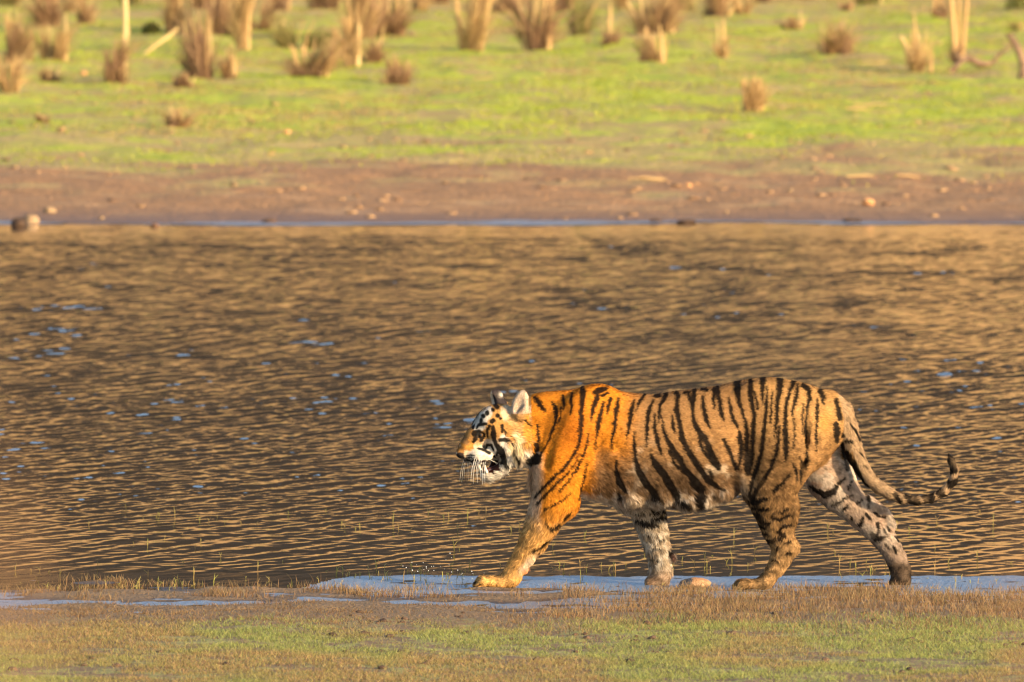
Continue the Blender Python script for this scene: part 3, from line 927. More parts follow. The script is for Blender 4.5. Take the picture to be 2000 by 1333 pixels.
# pads
lay(np.exp(-(((U - 1028) / 5) ** 2 + ((V - 1114) / 7) ** 2)) * (W < 0), (0.50, 0.14, 0.06))
lay(np.exp(-(((U - 1316) / 7) ** 2 + ((V - 1093) / 7) ** 2)) * (W > 0), (0.10, 0.055, 0.045))
flank = sstep(U, 1120, 1200) * sstep(V, 800, 900)
colr *= (1 + (0.35 + 0.75 * flank) * (n_fine - 0.5) * 1.6 + 0.5 * flank * (n_mid - 0.5))[:, None]
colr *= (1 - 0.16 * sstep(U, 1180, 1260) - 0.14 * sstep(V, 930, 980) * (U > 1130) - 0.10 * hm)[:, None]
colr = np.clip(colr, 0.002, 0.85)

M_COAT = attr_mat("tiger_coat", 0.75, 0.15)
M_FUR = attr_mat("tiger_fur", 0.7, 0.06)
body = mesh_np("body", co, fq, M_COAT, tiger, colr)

# --- fur: fine tapering hairs over the whole skin
fn = np.empty(len(fq) * 3, np.float32); body.data.polygons.foreach_get("normal", fn); fn = fn.reshape(-1, 3)
fa = np.empty(len(fq), np.float32); body.data.polygons.foreach_get("area", fa)
vn = np.empty(nV * 3, np.float32); body.data.vertices.foreach_get("normal", vn); vn = vn.reshape(-1, 3)
NH = 300000
pick = RNG.choice(len(fq), NH, p=fa / fa.sum())
wq = RNG.random((NH, 4)) ** 1.5 + 0.02; wq /= wq.sum(1, keepdims=True)
root = np.einsum('ij,ijk->ik', wq, co[fq[pick]])
hn = np.einsum('ij,ijk->ik', wq, vn[fq[pick]]); hn /= np.linalg.norm(hn, axis=1, keepdims=True) + 1e-9
hc = np.einsum('ij,ijk->ik', wq, colr[fq[pick]])
hU, hV, hW = root[:, 0] * S + 1300, 1150 - root[:, 2] * S, root[:, 1] * S
flow = np.zeros((NH, 3))
lower = sstep(hV, 880, 980)
flow[:, 0] = 1.0 - 0.45 * lower; flow[:, 2] = -0.22 - 0.75 * lower
leg = hV > 985
fl = leg & (hU < 1160); flow[fl] = (-0.45, 0, -1)
flow[leg & (hU > 1180) & (hU < 1340)] = (0.2, 0, -1)
flow[leg & (hU > 1420) & (hU < 1580)] = (0.1, 0, -1)
flow[leg & (hU > 1580)] = (0.6, 0, -0.8)
paw = hV > 1122
flow[paw] = (-0.9, 0, -0.5)
hd = (hU < 1040) & (hV < 945)
flow[hd] = (1.0, 0, -0.35 * 1)
flow[hd & (hV > 860) & (hU > 975)] = (0.35, 0, -1)
flow[hd & (hV < 806) & (hU > 950)] = (0.25, 0, 1)
TP = np.array(TAIL)
for a, b in zip(TP[1:-1], TP[2:]):
    m = np.hypot(hU - (a[0] + b[0]) / 2, hV - (a[1] + b[1]) / 2) < max(a[3], 12) * 1.3
    m &= (hU > 1640) & (hV < 1000) & (hW < 22)
    flow[m] = ((b[0] - a[0]), 0, -(b[1] - a[1]))
flow /= np.linalg.norm(flow, axis=1, keepdims=True)
clump = np.stack([fbm(hU / 13, hV / 13, hW / 13, s, 2) - 0.5 for s in (101, 103, 105)], -1)
flow = flow + clump * (0.7 + 0.9 * sstep(hV, 880, 960))[:, None] + RNG.normal(0, 0.16, (NH, 3))
flow -= hn * np.einsum('ij,ij->i', flow, hn)[:, None]
flow /= np.linalg.norm(flow, axis=1, keepdims=True) + 1e-9
ln = np.full(NH, 5.6)
ln += 9 * sstep(hV, 930, 985) * sstep(hU, 1130, 1160) * (1 - sstep(hU, 1440, 1470)) * (hV < 1000)
ln += 5 * (hd & (hU > 985) & (hV > 850)) + 4 * (hd & (hV > 915))
ln += 3 * (leg & (hU < 1340))
ln = np.where(hd & (hU < 985) & (hV < 895), 3.0, ln)
ln = np.where((hU > 1060) & (hU < 1600) & (hV < 860), ln * 0.85, ln)
ln = np.where(hd & (hV < 812) & (hU > 950) & (hU < 1038), 3.0, ln)
ln = np.where((hV > 1085) & (hU > 1680), 3.0, ln)
ln = np.where(paw & (hU < 1650), 5.0, ln)
ln = ln * RNG.uniform(0.6, 1.35, NH) / S
lift = RNG.uniform(0.15, 0.6, NH) + 0.2 * (hd & (hU > 985))
keep = ~((hU < 974) & (hU > 932) & (hV > 898) & (hV < 921)) & ~((hU < 903) & (hV > 879)) & ~((np.abs(hU - 937) < 7) & (np.abs(hV - 847) < 6))
keep &= ~((np.abs(hU - 1028) < 6) & (np.abs(hV - 1114) < 8))
root, hn, hc, flow, ln, lift = [a[keep] for a in (root, hn, hc, flow, ln, lift)]
n = len(root)
side = np.cross(flow, hn); side += hn * RNG.normal(0, 0.5, (n, 1)); side /= np.linalg.norm(side, axis=1, keepdims=True) + 1e-9
wd = (RNG.uniform(0.4, 0.75, n) / S)[:, None]
base = root - hn * 0.0008
mid = root + (flow * 0.55 + hn * (lift * 0.5)[:, None]) * ln[:, None]
tip = root + (flow + hn * (lift * 0.7)[:, None]) * ln[:, None]
HV_ = np.stack([base - side * wd, base + side * wd, mid + side * wd * .8, mid - side * wd * .8, tip], 1).reshape(-1, 3)
i0 = np.arange(n)[:, None] * 5
tone = (RNG.uniform(0.55, 1.45, (n, 1)) * np.ones((1, 3)))
hc5 = np.repeat(np.clip(hc * tone, 0, 0.9), 5, 0)
hc5.reshape(n, 5, 3)[:, 4] *= 1.12
hn5 = np.repeat(hn + RNG.normal(0, 0.16, (n, 3)), 5, 0)
hn5 /= np.linalg.norm(hn5, axis=1, keepdims=True)
fur = mesh_np("fur", HV_, [i0 + np.array([[0, 1, 2, 3]]), i0 + np.array([[3, 2, 4]])], M_FUR, tiger, hc5, True, hn5)
tag(fur, kind="stuff")


# --- small parts of the head
def ball(name, c, r, mat, parent, seg=20, sc=(1, 1, 1)):
    th = np.linspace(0, math.pi, seg // 2 + 1); ph = np.linspace(0, 2 * math.pi, seg, endpoint=False)
    T, Pp = np.meshgrid(th, ph, indexing='ij')
    Vv = np.stack([np.sin(T) * np.cos(Pp) * sc[0], np.sin(T) * np.sin(Pp) * sc[1], np.cos(T) * sc[2]], -1).reshape(-1, 3) * r + np.asarray(c)
    a = np.arange(T.size).reshape(T.shape)
    b = np.roll(a, -1, 1)
    q = np.stack([a[:-1], a[1:], b[1:], b[:-1]], -1).reshape(-1, 4)
    return mesh_np(name, Vv, q, mat, parent)


def tube(points, radii, seg=6):
    pts = [Vector(p) for p in points]
    Vv, fs = [], []
    for i, p in enumerate(pts):
        d = (pts[min(i + 1, len(pts) - 1)] - pts[max(i - 1, 0)]).normalized()
        a = d.orthogonal().normalized(); b = d.cross(a)
        for k in range(seg):
            t = 2 * math.pi * k / seg
            Vv.append(p + (a * math.cos(t) + b * math.sin(t)) * radii[i])
    for i in range(len(pts) - 1):
        for k in range(seg):
            fs.append((i * seg + k, i * seg + (k + 1) % seg, (i + 1) * seg + (k + 1) % seg, (i + 1) * seg + k))
    return np.array([tuple(v) for v in Vv]), np.array(fs)


def merge(parts):
    Vs, Fs, o = [], [], 0
    for v, f in parts:
        Vs.append(v); Fs.append(f + o); o += len(v)
    return np.concatenate(Vs), np.concatenate(Fs)


M_EYE = plain("amber_eye", (0.06, 0.032, 0.010), 0.06, 0.6)
M_PUPIL = plain("dark_wet_skin", (0.015, 0.010, 0.009), 0.3, 0.5)
M_NOSE = plain("nose_leather", (0.10, 0.045, 0.035), 0.4, 0.4)
M_TOOTH = plain("tooth_enamel", (0.75, 0.68, 0.52), 0.3, 0.5)
M_TONGUE = plain("wet_tongue", (0.07, 0.024, 0.022), 0.35, 0.5)
M_WHISK = plain("white_whisker", (0.80, 0.77, 0.70), 0.5, 0.3)
for sd in (-1, 1):
    u, v, w = hp(932, 848, 18.5 * sd)
    eye = ball("eye", t_loc(u, v, w), 4.6 / S, M_EYE, tiger)
    d = Vector((-math.cos(math.radians(25)) * .62 + HS * -sd * -0.0, 0, 0))
    out = Vector((-HC * 0.55 - sd * HS * 0.8, -HS * 0.55 + sd * HC * 0.8, 0)).normalized()
    pc = Vector(t_loc(u, v, w)) + out * (3.7 / S)
    ball("pupil", pc, 2.0 / S, M_PUPIL, eye, 12)
nu, nv_, nw = hp(897.5, 884, 0)
ball("nose", t_loc(nu, nv_, nw), 7.5 / S, M_NOSE, tiger, 20, (0.75, 1.35, 0.8))
tv, tf = tube([t_loc(*hp(975, 913, 0)), t_loc(*hp(962, 917, 0)), t_loc(*hp(950, 919, 0)), t_loc(*hp(943, 918, 0))], [7 / S, 6 / S, 5 / S, 2 / S], 12)
mesh_np("tongue", tv, tf, M_TONGUE, tiger)
for sd in (-1, 1):
    for (a, b, r) in (((946, 922, 13 * sd), (942, 907, 14 * sd), 3.0), ((935, 897, 15 * sd), (935, 905, 15 * sd), 2.8)):
        tv, tf = tube([t_loc(*hp(*a)), t_loc(*hp((a[0] + b[0]) / 2 - 1, (a[1] + b[1]) / 2, a[2])), t_loc(*hp(*b))], [r / S, r * .8 / S, 0.6 / S], 8)
        mesh_np("fang", tv, tf, M_TOOTH, tiger)
wh = random.Random(3)
for sd in (-1, 1):
    for i in range(8):
        bu, bv = 912 + i * 3.2, 893 + wh.uniform(-7, 5)
        st = Vector(t_loc(*hp(bu + 6, bv, 26 * sd)))
        L = wh.uniform(38, 62) / S
        dx, dz = -0.20 + 0.03 * i, -1.0
        if i > 6: dx, dz, L = wh.uniform(0.8, 1.2), -0.45, 24 / S
        o = Vector((dx, 0.45 * sd, dz)).normalized()
        mid = st + o * L * .5 + Vector((-0.004, 0.012 * sd, 0.004))
        tv, tf = tube([st, mid, st + o * L], [0.36 / S, 0.32 / S, 0.12 / S], 5)
        mesh_np("whisker", tv, tf, M_WHISK, tiger)
# claws of the two near paws
M_CLAW = plain("horn_claw", (0.06, 0.045, 0.035), 0.4, 0.4)
for (cu, cw) in ((932, -44), (1436, -46)):
    for dw, du in ((-17, 3), (-6, -2), (6, -2), (17, 4)):
        tv, tf = tube([t_loc(cu + du + 2, 1136 + (cu > 1000) * 5, cw + dw), t_loc(cu + du - 4, 1139 + (cu > 1000) * 5, cw + dw), t_loc(cu + du - 6, 1145 + (cu > 1000) * 4, cw + dw)], [2 / S, 1.6 / S, 0.4 / S], 6)
        mesh_np("claw", tv, tf, M_CLAW, tiger)

# ------------------------------------------------------------------ stones
def rock(name, c, r, mat, seed, sc=(1, 1, 0.7), parent=None, rough=0.22):
    th = np.linspace(0, math.pi, 17); ph = np.linspace(0, 2 * math.pi, 28, endpoint=False)
    T, Pp = np.meshgrid(th, ph, indexing='ij')
    d = np.stack([np.sin(T) * np.cos(Pp), np.sin(T) * np.sin(Pp), np.cos(T)], -1).reshape(-1, 3)
    # flattened facets
    rs = np.random.default_rng(seed)
    rad = np.ones(len(d))
    for _ in range(9):
        nrm = rs.normal(size=3); nrm /= np.linalg.norm(nrm)
        rad = np.minimum(rad, rs.uniform(0.72, 0.95) / np.maximum(d @ nrm, 0.05))
    rad *= 1 + rough * (fbm(d[:, 0] * 2.4 + seed, d[:, 1] * 2.4, d[:, 2] * 2.4, 200 + seed, 3) - 0.5)
    V = d * rad[:, None] * np.asarray(sc) * r
    a = np.arange(T.size).reshape(T.shape); b = np.roll(a, -1, 1)
    q = np.stack([a[:-1], a[1:], b[1:], b[:-1]], -1).reshape(-1, 4)
    o = mesh_np(name, V, q, mat, parent)
    o.location = c
    return o


def stone_mat(name, a, b, rough=0.85):
    m = NT(name)
    p = m.pos()
    n1 = m.noise(p, 8.0, 4); n2 = m.noise(p, 60.0, 3)
    c = m.mix(m.ramp01(n1, 0.35, 0.65), a, b)
    m.l(c, m.b.inputs["Base Color"]); m.set(Roughness=rough)
    m.bump(n2, 0.5, 0.02)
    return m.m


M_PALE = stone_mat("pale_stone", (0.20, 0.13, 0.07), (0.33, 0.22, 0.12))
M_BROWN = stone_mat("brown_stone", (0.14, 0.07, 0.035), (0.26, 0.14, 0.07))
M_DARK = stone_mat("dark_wet_stone", (0.035, 0.018, 0.009), (0.085, 0.045, 0.022), 0.8)
M_ORANGE = stone_mat("ochre_stone", (0.42, 0.20, 0.08), (0.55, 0.30, 0.13))
M_GREYWET = stone_mat("wet_grey_stone", (0.05, 0.05, 0.055), (0.11, 0.10, 0.10), 0.25)

for u, v, wpx, sc, mat, seed, label in (
    (60, 436, 17, (1.0, 0.9, 0.85), M_PALE, 1, "pale rounded boulder behind the dark rock at the waterline of the far shore"),
    (38, 443, 17, (1.0, 0.8, 0.8), M_DARK, 2, "dark brown wet rock leaning against the pale boulder in the water"),
    (98, 414, 13, (1.0, 0.8, 0.7), M_PALE, 3, "pale yellowish stone lying on mud just above the two shore rocks"),
    (198, 428, 6, (1.0, 0.8, 0.9), M_PALE, 4, "tiny pale stone at the edge of the blue shore water"),
    (302, 442, 9, (1.0, 0.8, 0.6), M_BROWN, 5, "small reddish brown stone half sunk at the far waterline"),
    (526, 434, 15, (1.0, 0.7, 0.4), M_DARK, 6, "low flat dark stone breaking the blue strip of shore water"),
    (456, 366, 8, (1.0, 0.8, 0.7), M_PALE, 7, "small whitish stone alone on the brown mud slope"),
    (1695, 399, 13, (1.0, 0.8, 0.75), M_ORANGE, 8, "round orange ochre stone on smooth wet mud"),
    (1345, 361, 7, (1.0, 0.8, 0.8), M_ORANGE, 9, "small ochre stone beside the pale straw on the upper mud"),
    (1543, 370, 6, (1.0, 0.8, 0.8), M_PALE, 10, "tiny buff stone on dry mud uphill from the ochre stone"),
    (1419, 413, 5, (1.0, 0.8, 0.9), M_PALE, 11, "tiny white pebble on wet mud near the waterline"),
    (1340, 434, 20, (1.0, 0.6, 0.25), M_DARK, 12, "long low dark clod lying along the far waterline"),
    (1282, 432, 14, (1.0, 0.6, 0.35), M_DARK, 13, "short dark clod next to the long clod at the waterline"),
    (1665, 432, 20, (1.0, 0.6, 0.25), M_DARK, 14, "low dark mud lump at the waterline below the ochre stone"),
    (560, 258, 8, (1.0, 0.8, 0.8), M_ORANGE, 15, "small pinkish stone on the grassy slope above the mud"),
    (163, 145, 7, (1.0, 0.8, 0.8), M_ORANGE, 16, "small orange clod between two tussocks on bright turf"),
):
    p = far_at(u, v + 2)
    r = wpx * p.y / F
    p.z = max(p.z, -0.01) + r * sc[2] * 0.45
    tag(rock("stone", p, r, mat, seed, sc), label, "stone")

p = pix(1357, 1140, 39.93)
ws = rock("stone", (p.x, p.y, 0.022), 32 / S, M_ORANGE, 21, (1.0, 0.75, 0.42))
tag(ws, "low wet stone, grey at one end and brown at the other, between the tiger's paws", "stone")
ws.data.materials.append(M_GREYWET)
for f in ws.data.polygons: f.material_index = 1 if f.center.x < -0.022 + 0.010 * math.sin(f.center.z * 90) else 0
ws.data.materials[0] = stone_mat("wet_brown_stone", (0.30, 0.16, 0.075), (0.46, 0.27, 0.13), 0.55)

# ------------------------------------------------------------------ blades
def blades(name, roots, h, w, lean, c0, c1, mat, parent=None, seg=2, face=None):
    """thin curved grass blades; roots (n,3), h, w (n,), lean (n,2) horizontal offset of the tip, c0 root colour, c1 tip colour"""
    n = len(roots)
    a = RNG.uniform(-0.9, 0.9, n) if face is None else face
    sd = np.stack([np.cos(a), np.sin(a), np.zeros(n)], -1) * (w / 2)[:, None]
    up = np.zeros((n, 3)); up[:, 2] = h
    ln3 = np.concatenate([lean, np.zeros((n, 1))], 1)
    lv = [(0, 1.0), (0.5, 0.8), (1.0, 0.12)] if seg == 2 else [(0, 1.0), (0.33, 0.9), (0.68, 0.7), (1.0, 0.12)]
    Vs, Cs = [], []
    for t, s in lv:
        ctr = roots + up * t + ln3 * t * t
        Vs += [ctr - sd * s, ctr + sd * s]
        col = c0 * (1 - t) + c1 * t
        Cs += [col, col]
    m = 2 * len(lv)
    V = np.stack(Vs, 1).reshape(-1, 3); C = np.stack(Cs, 1).reshape(-1, 3)
    i0 = np.arange(n)[:, None] * m
    F_ = np.concatenate([i0 + np.array([[2 * k, 2 * k + 1, 2 * k + 3, 2 * k + 2]]) for k in range(len(lv) - 1)])
    return mesh_np(name, V, F_, mat, parent, C, True)


def blade_mat(name, trans=0.25, rough=0.7):
    m = NT(name)
    a = m.n("Attribute", attribute_name="col")
    m.l(a.outputs["Color"], m.b.inputs["Base Color"])
    m.set(Roughness=rough)
    m.b.inputs["Specular IOR Level"].default_value = 0.15
    tr = m.n("BsdfTranslucent"); m.l(a.outputs["Color"], tr.inputs[0])
    mx = m.n("MixShader"); mx.inputs[0].default_value = trans
    m.l(m.b.outputs[0], mx.inputs[1]); m.l(tr.outputs[0], mx.inputs[2]); m.l(mx.outputs[0], m.out.inputs[0])
    return m.m


M_GRASS = blade_mat("grass_blade")
M_STRAW = blade_mat("straw_stalk", 0.15)


def pick_near(n, v0, v1, dens):
    """random points of the near bank between two photo rows, kept with probability dens(u, v, X, Y)"""
    Y0, Y1 = 16400 * 3 / (v1 + 80), 16400 * 3 / (v0 + 80)
    X = RNG.uniform(-5.4, 5.4, n); Y = RNG.uniform(Y0, Y1, n)
    u = 1000 + X / Y * F; v = 16400 * 3 / Y - 80
    k = RNG.random(n) < dens(u, v, X, Y)
    X, Y, u, v = X[k], Y[k], u[k], v[k]
    return np.stack([X, Y, near_z(X, Y) - 0.003], -1), u, v


def colmix(n, *cs):
    cs = np.array(cs)
    c = cs[RNG.integers(0, len(cs), n)]
    return c * RNG.uniform(0.7, 1.3, (n, 1))


# dry russet stubble along the water
def dens_dry(u, v, X, Y):
    z = near_z(X, Y)
    c = sstep(fbm(X / 0.28, Y / 0.5, 0, 301), 0.34, 0.60)
    d = sstep(z, -0.018, 0.002) * (0.25 + 0.75 * c)
    band = 1 - sstep(v + 26 * (fbm(X / 0.5, Y / 0.9, 0, 303) - 0.5), 1206, 1262) * 0.86
    c2 = 1 - 0.15 * (1 - sstep(u, 900, 1150)) * sstep(v, 1185, 1195)
    wet = c2 - 0.75 * c2 * ((v < 1150) & (u > 880)) * (1 - 0.6 * c)
    paws = np.maximum(np.exp(-((u - 970) / 75) ** 4) * (v < 1168), np.exp(-((u - 1468) / 55) ** 4) * (v < 1163))
    rag = sstep(fbm(X / 0.22, Y / 0.2, 0, 306), 0.42, 0.62) * (0.3 + 0.7 * sstep(fbm(X / 0.9, Y / 0.5, 0, 307), 0.4, 0.6))
    return d * band * wet * (1 - 0.93 * paws) * np.where((v < 1180) & (u < 1100), rag, 0.62 + 0.38 * rag)


R, u, v = pick_near(260000, 1134, 1300, dens_dry)
n = len(R)
h = RNG.uniform(0.010, 0.050, n) * (1 - 0.45 * sstep(v, 1215, 1280))
h *= 1 - 0.55 * (1 - sstep(u, 900, 1150)) * sstep(v, 1172, 1186)
h *= 0.7 + 0.6 * fbm(R[:, 0] / 0.15, R[:, 1] / 0.3, 0, 305)
tag(blades("dry_grass", R, h, RNG.uniform(0.0016, 0.0034, n), RNG.normal(0, 0.016, (n, 2)), colmix(n, (0.17, 0.085, 0.04), (0.13, 0.07, 0.035)),
           colmix(n, (0.31, 0.20, 0.10), (0.38, 0.27, 0.135), (0.28, 0.22, 0.09), (0.19, 0.115, 0.065)), M_GRASS), kind="stuff")


def dens_green(u, v, X, Y):
    c = fbm(X / 0.7, Y / 1.2, 0, 311)
    f = sstep(0.6 * fbm(X / 0.45, Y / 0.3, 0, 313) + 0.4 * fbm(X / 0.12, Y / 0.2, 0, 314), 0.34, 0.52)
    return sstep(v + 70 * (c - 0.5), 1215, 1250) * (0.08 + 0.92 * f)


R, u, v = pick_near(620000, 1180, 1460, dens_green)
n = len(R)
gp = sstep(fbm(R[:, 0] / 0.55, R[:, 1] / 1.1, 0, 315), 0.35, 0.60)[:, None]
lush = colmix(n, (0.27, 0.30, 0.085), (0.23, 0.28, 0.085), (0.32, 0.31, 0.10))
dull = colmix(n, (0.33, 0.26, 0.10), (0.36, 0.23, 0.11), (0.30, 0.26, 0.085), (0.25, 0.16, 0.08))
tip = lush * gp + dull * (1 - gp)
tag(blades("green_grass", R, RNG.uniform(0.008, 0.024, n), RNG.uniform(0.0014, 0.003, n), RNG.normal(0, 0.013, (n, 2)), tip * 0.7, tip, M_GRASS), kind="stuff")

# mud clods dug up in the turf
CL = []
for i in range(300):
    X, Y = RNG.uniform(-3, 3), RNG.uniform(34.5, 38.2)
    if fbm(np.array(X / 0.5), np.array(Y / 0.9), 0, 321)[()] < 0.5: continue
    r = RNG.uniform(0.005, 0.015)
    th = np.linspace(0, math.pi, 6); ph = np.linspace(0, 2 * math.pi, 9, endpoint=False)
    T, Pp = np.meshgrid(th, ph, indexing='ij')
    d = np.stack([np.sin(T) * np.cos(Pp) * 1.5, np.sin(T) * np.sin(Pp), np.cos(T) * .7], -1).reshape(-1, 3)
    d *= RNG.uniform(0.7, 1.3, (len(d), 1))
    a = np.arange(T.size).reshape(T.shape); b = np.roll(a, -1, 1)
    CL.append((d * r + np.array([X, Y, float(near_z(X, Y)) + r * .25]), np.stack([a[:-1], a[1:], b[1:], b[:-1]], -1).reshape(-1, 4)))
vv, ff_ = merge(CL)
tag(mesh_np("dirt", vv, ff_, stone_mat("dug_mud", (0.05, 0.028, 0.018), (0.13, 0.075, 0.045), 0.9)), kind="stuff")

# thin green shoots standing in the shallows
def dens_shoot(u, v, X, Y):
    c = sstep(fbm(X / 0.35, Y / 0.6, 0, 331), 0.50, 0.66)
    return (0.06 + 0.94 * c) * (0.10 + 0.9 * sstep(v, 1085, 1150)) * np.where(u > 1000, 0.55, 1.0) * (v < 1158)


R, u, v = pick_near(8000, 1000, 1160, dens_shoot)
n = len(R)
R[:, 2] = np.maximum(R[:, 2], -0.004)
hh = RNG.uniform(0.015, 0.075, n) * (0.6 + 0.5 * (RNG.random(n) < 0.3))
R2 = np.repeat(R, 2, 0); R2[1::2, 2] += hh * 0.45
h2 = np.repeat(hh, 2); h2[1::2] *= 0.45
l2 = RNG.normal(0, 0.007, (2 * n, 2)); l2[1::2] = RNG.normal(0, 0.018, (n, 2))
tag(blades("shore_shoots_grass", R2, h2, np.full(2 * n, 0.0036), l2, colmix(2 * n, (0.16, 0.13, 0.03), (0.20, 0.13, 0.05)), colmix(2 * n, (0.40, 0.42, 0.10), (0.46, 0.40, 0.14), (0.44, 0.30, 0.12)), M_GRASS, None, 2), kind="stuff")

# ------------------------------------------------------------------ far bank: short turf, litter
n = 130000
Y = RNG.uniform(104, 186, n) ; X = RNG.uniform(-1, 1, n) * (Y * 0.066 + 1.5)
k = RNG.random(n) < sstep(fbm(X / 1.1, Y / 2.0, 0, 341), 0.36, 0.6) * sstep(Y + 14 * (fbm(X / 3, Y / 6, 0, 343) - 0.5), 105, 120)
X, Y = X[k], Y[k]; n = len(X)
g = sstep(fbm(X / 2.4, Y / 5.0, 0, 345), 0.36, 0.58)[:, None]
tip = colmix(n, (0.36, 0.41, 0.035), (0.42, 0.42, 0.05), (0.28, 0.36, 0.03)) * g + colmix(n, (0.44, 0.31, 0.12), (0.36, 0.29, 0.08)) * (1 - g)
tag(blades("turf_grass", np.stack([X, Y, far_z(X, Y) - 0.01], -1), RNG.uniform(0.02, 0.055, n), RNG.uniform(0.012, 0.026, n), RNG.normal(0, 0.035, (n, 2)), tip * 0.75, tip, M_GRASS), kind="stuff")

M_BLEACH = plain("bleached_straw", (0.46, 0.31, 0.14), 0.7, 0.2)
for u, v, L, ang, label in ((905, 357, 26, 4, "short pale straw stalk lying on the brown mud below the green turf"), (1680, 349, 56, 3, "longest pale straw stalk lying across the far mud"),
                            (1275, 354, 44, -2, "bundle of bleached straw stalks flat on the mud near the ochre stone"), (1775, 346, 44, 2, "straw stalk lying just past the end of the longest one"),
                            (1700, 203, 70, -3, "bleached stalk lying on the turf edge beyond the isolated stubble"), (1710, 119, 60, 0, "straw stalk lying on bright turf beside the broad brown tussock"),
                            (1675, 222, 42, 1, "pale stalk lying on the bank nearer than the bleached one"), (945, 154, 42, 0, "pinkish straw lying on open bright turf")):
    p = far_at(u, v)
    k_ = p.y / F
    rt = None
    if 'bundle' in label: rt = tag(empty("straw_bundle", p), label, "straw")
    for j in range(4 if rt else 1):
        a = math.radians(ang + RNG.uniform(-3, 3)); dx = RNG.uniform(-0.1, 0.1) * j; dy = 0.16 * j
        pts = []
        for t in (-0.5, -0.15, 0.2, 0.5):
            x, y = p.x + dx + L * k_ * t, p.y + dy + 2.2 * math.sin(a) * L * k_ * t
            pts.append((x - p.x, y - p.y, float(far_z(x, y)) + 0.025 - p.z))
        vv, ff_ = tube(pts, [0.012, 0.017, 0.015, 0.008], 6)
        o = mesh_np("stalk" if rt else "straw", vv, ff_, M_BLEACH, rt)
        if not rt:
            o.location = p
            tag(o, label, "straw")

# crumbs of mud and dead leaves on the slope above the far waterline
CL = []
for i in range(760):
    Y = RNG.uniform(96.5, 122) if i < 420 else RNG.uniform(112, 186); X = RNG.uniform(-1, 1) * (Y * .066 + 1)
    if fbm(np.array(X / 1.4), np.array(Y / 2.5), 0, 351)[()] < 0.47 + 0.1 * (Y < 100): continue
    r = RNG.uniform(0.012, 0.04)
    th = np.linspace(0, math.pi, 6); ph = np.linspace(0, 2 * math.pi, 9, endpoint=False)
    T, Pp = np.meshgrid(th, ph, indexing='ij')
    d = np.stack([np.sin(T) * np.cos(Pp) * 1.8, np.sin(T) * np.sin(Pp) * 1.4, np.cos(T) * .6], -1).reshape(-1, 3)
    d *= RNG.uniform(0.7, 1.3, (len(d), 1))
    a = np.arange(T.size).reshape(T.shape); b = np.roll(a, -1, 1)
    CL.append((d * r + np.array([X, Y, float(far_z(X, Y)) + r * .2]), np.stack([a[:-1], a[1:], b[1:], b[:-1]], -1).reshape(-1, 4)))
vv, ff_ = merge(CL)
tag(mesh_np("mud_litter", vv, ff_, stone_mat("dry_mud_crumb", (0.13, 0.07, 0.04), (0.42, 0.26, 0.13), 0.95)), kind="stuff")

# ------------------------------------------------------------------ tussocks and stalks of the far bank
STRAWS = np.array([(0.56, 0.38, 0.17), (0.48, 0.31, 0.14), (0.62, 0.45, 0.21), (0.42, 0.25, 0.12)])
BROWNS = np.array([(0.31, 0.18, 0.105), (0.38, 0.235, 0.135), (0.25, 0.145, 0.085), (0.46, 0.30, 0.16)])
OLIVES = np.array([(0.30, 0.27, 0.09), (0.24, 0.25, 0.08), (0.36, 0.28, 0.11)])


def tuft(name, rad, hgt, n, pal, flare, parent, dark=0.45, wid=0.016, lean=0.0, mat=None):
    # a tussock grows as a few sheaves, each with its own lean and height
    m = int(RNG.integers(4, 8))
    ca, cq = RNG.uniform(0, 2 * math.pi, m), np.sqrt(RNG.random(m)) * 0.8
    cl, ch = RNG.normal(0, 0.22, (m, 2)), RNG.uniform(0.5, 1.12, m)
    ch[0] = 1.1
    w = RNG.integers(0, m, n)
    a = RNG.uniform(0, 2 * math.pi, n); q = np.sqrt(RNG.random(n)) * 0.42
    bx, by = np.cos(ca[w]) * cq[w] + np.cos(a) * q, np.sin(ca[w]) * cq[w] + np.sin(a) * q
    base = np.stack([bx * rad, by * rad, np.full(n, -0.03)], -1)
    h = hgt * ch[w] * (0.35 + 0.75 * RNG.random(n) ** 1.3)
    ln = np.stack([bx, by], -1) * (flare * hgt * RNG.uniform(0.4, 1.8, n))[:, None] + cl[w] * hgt * (h / hgt)[:, None] + RNG.normal(0, 0.10 * hgt, (n, 2))
    ln[:, 0] += lean * hgt
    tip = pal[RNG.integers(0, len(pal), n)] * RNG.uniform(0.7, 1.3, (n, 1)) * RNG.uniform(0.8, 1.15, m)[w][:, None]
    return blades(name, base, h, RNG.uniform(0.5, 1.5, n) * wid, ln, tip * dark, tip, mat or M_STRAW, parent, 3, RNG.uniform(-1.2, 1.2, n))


def stalks(parent, spec):
    """spec: (dx, height, lean, radius) of each upright stem, one mesh each"""
    for dx, hh, le, r in spec:
        pts = [(dx, 0, -0.03), (dx + le * .3, 0.02, hh * .4), (dx + le * .62, 0.03, hh * .75), (dx + le, 0.0, hh)]
        v_, f_ = tube(pts, [r, r * .95, r * .85, r * .5], 7)
        c = STRAWS[RNG.integers(0, 3)] * RNG.uniform(0.9, 1.15)
        mesh_np("stalk", v_, f_, M_STRAW, parent, np.tile(c, (len(v_), 1)))


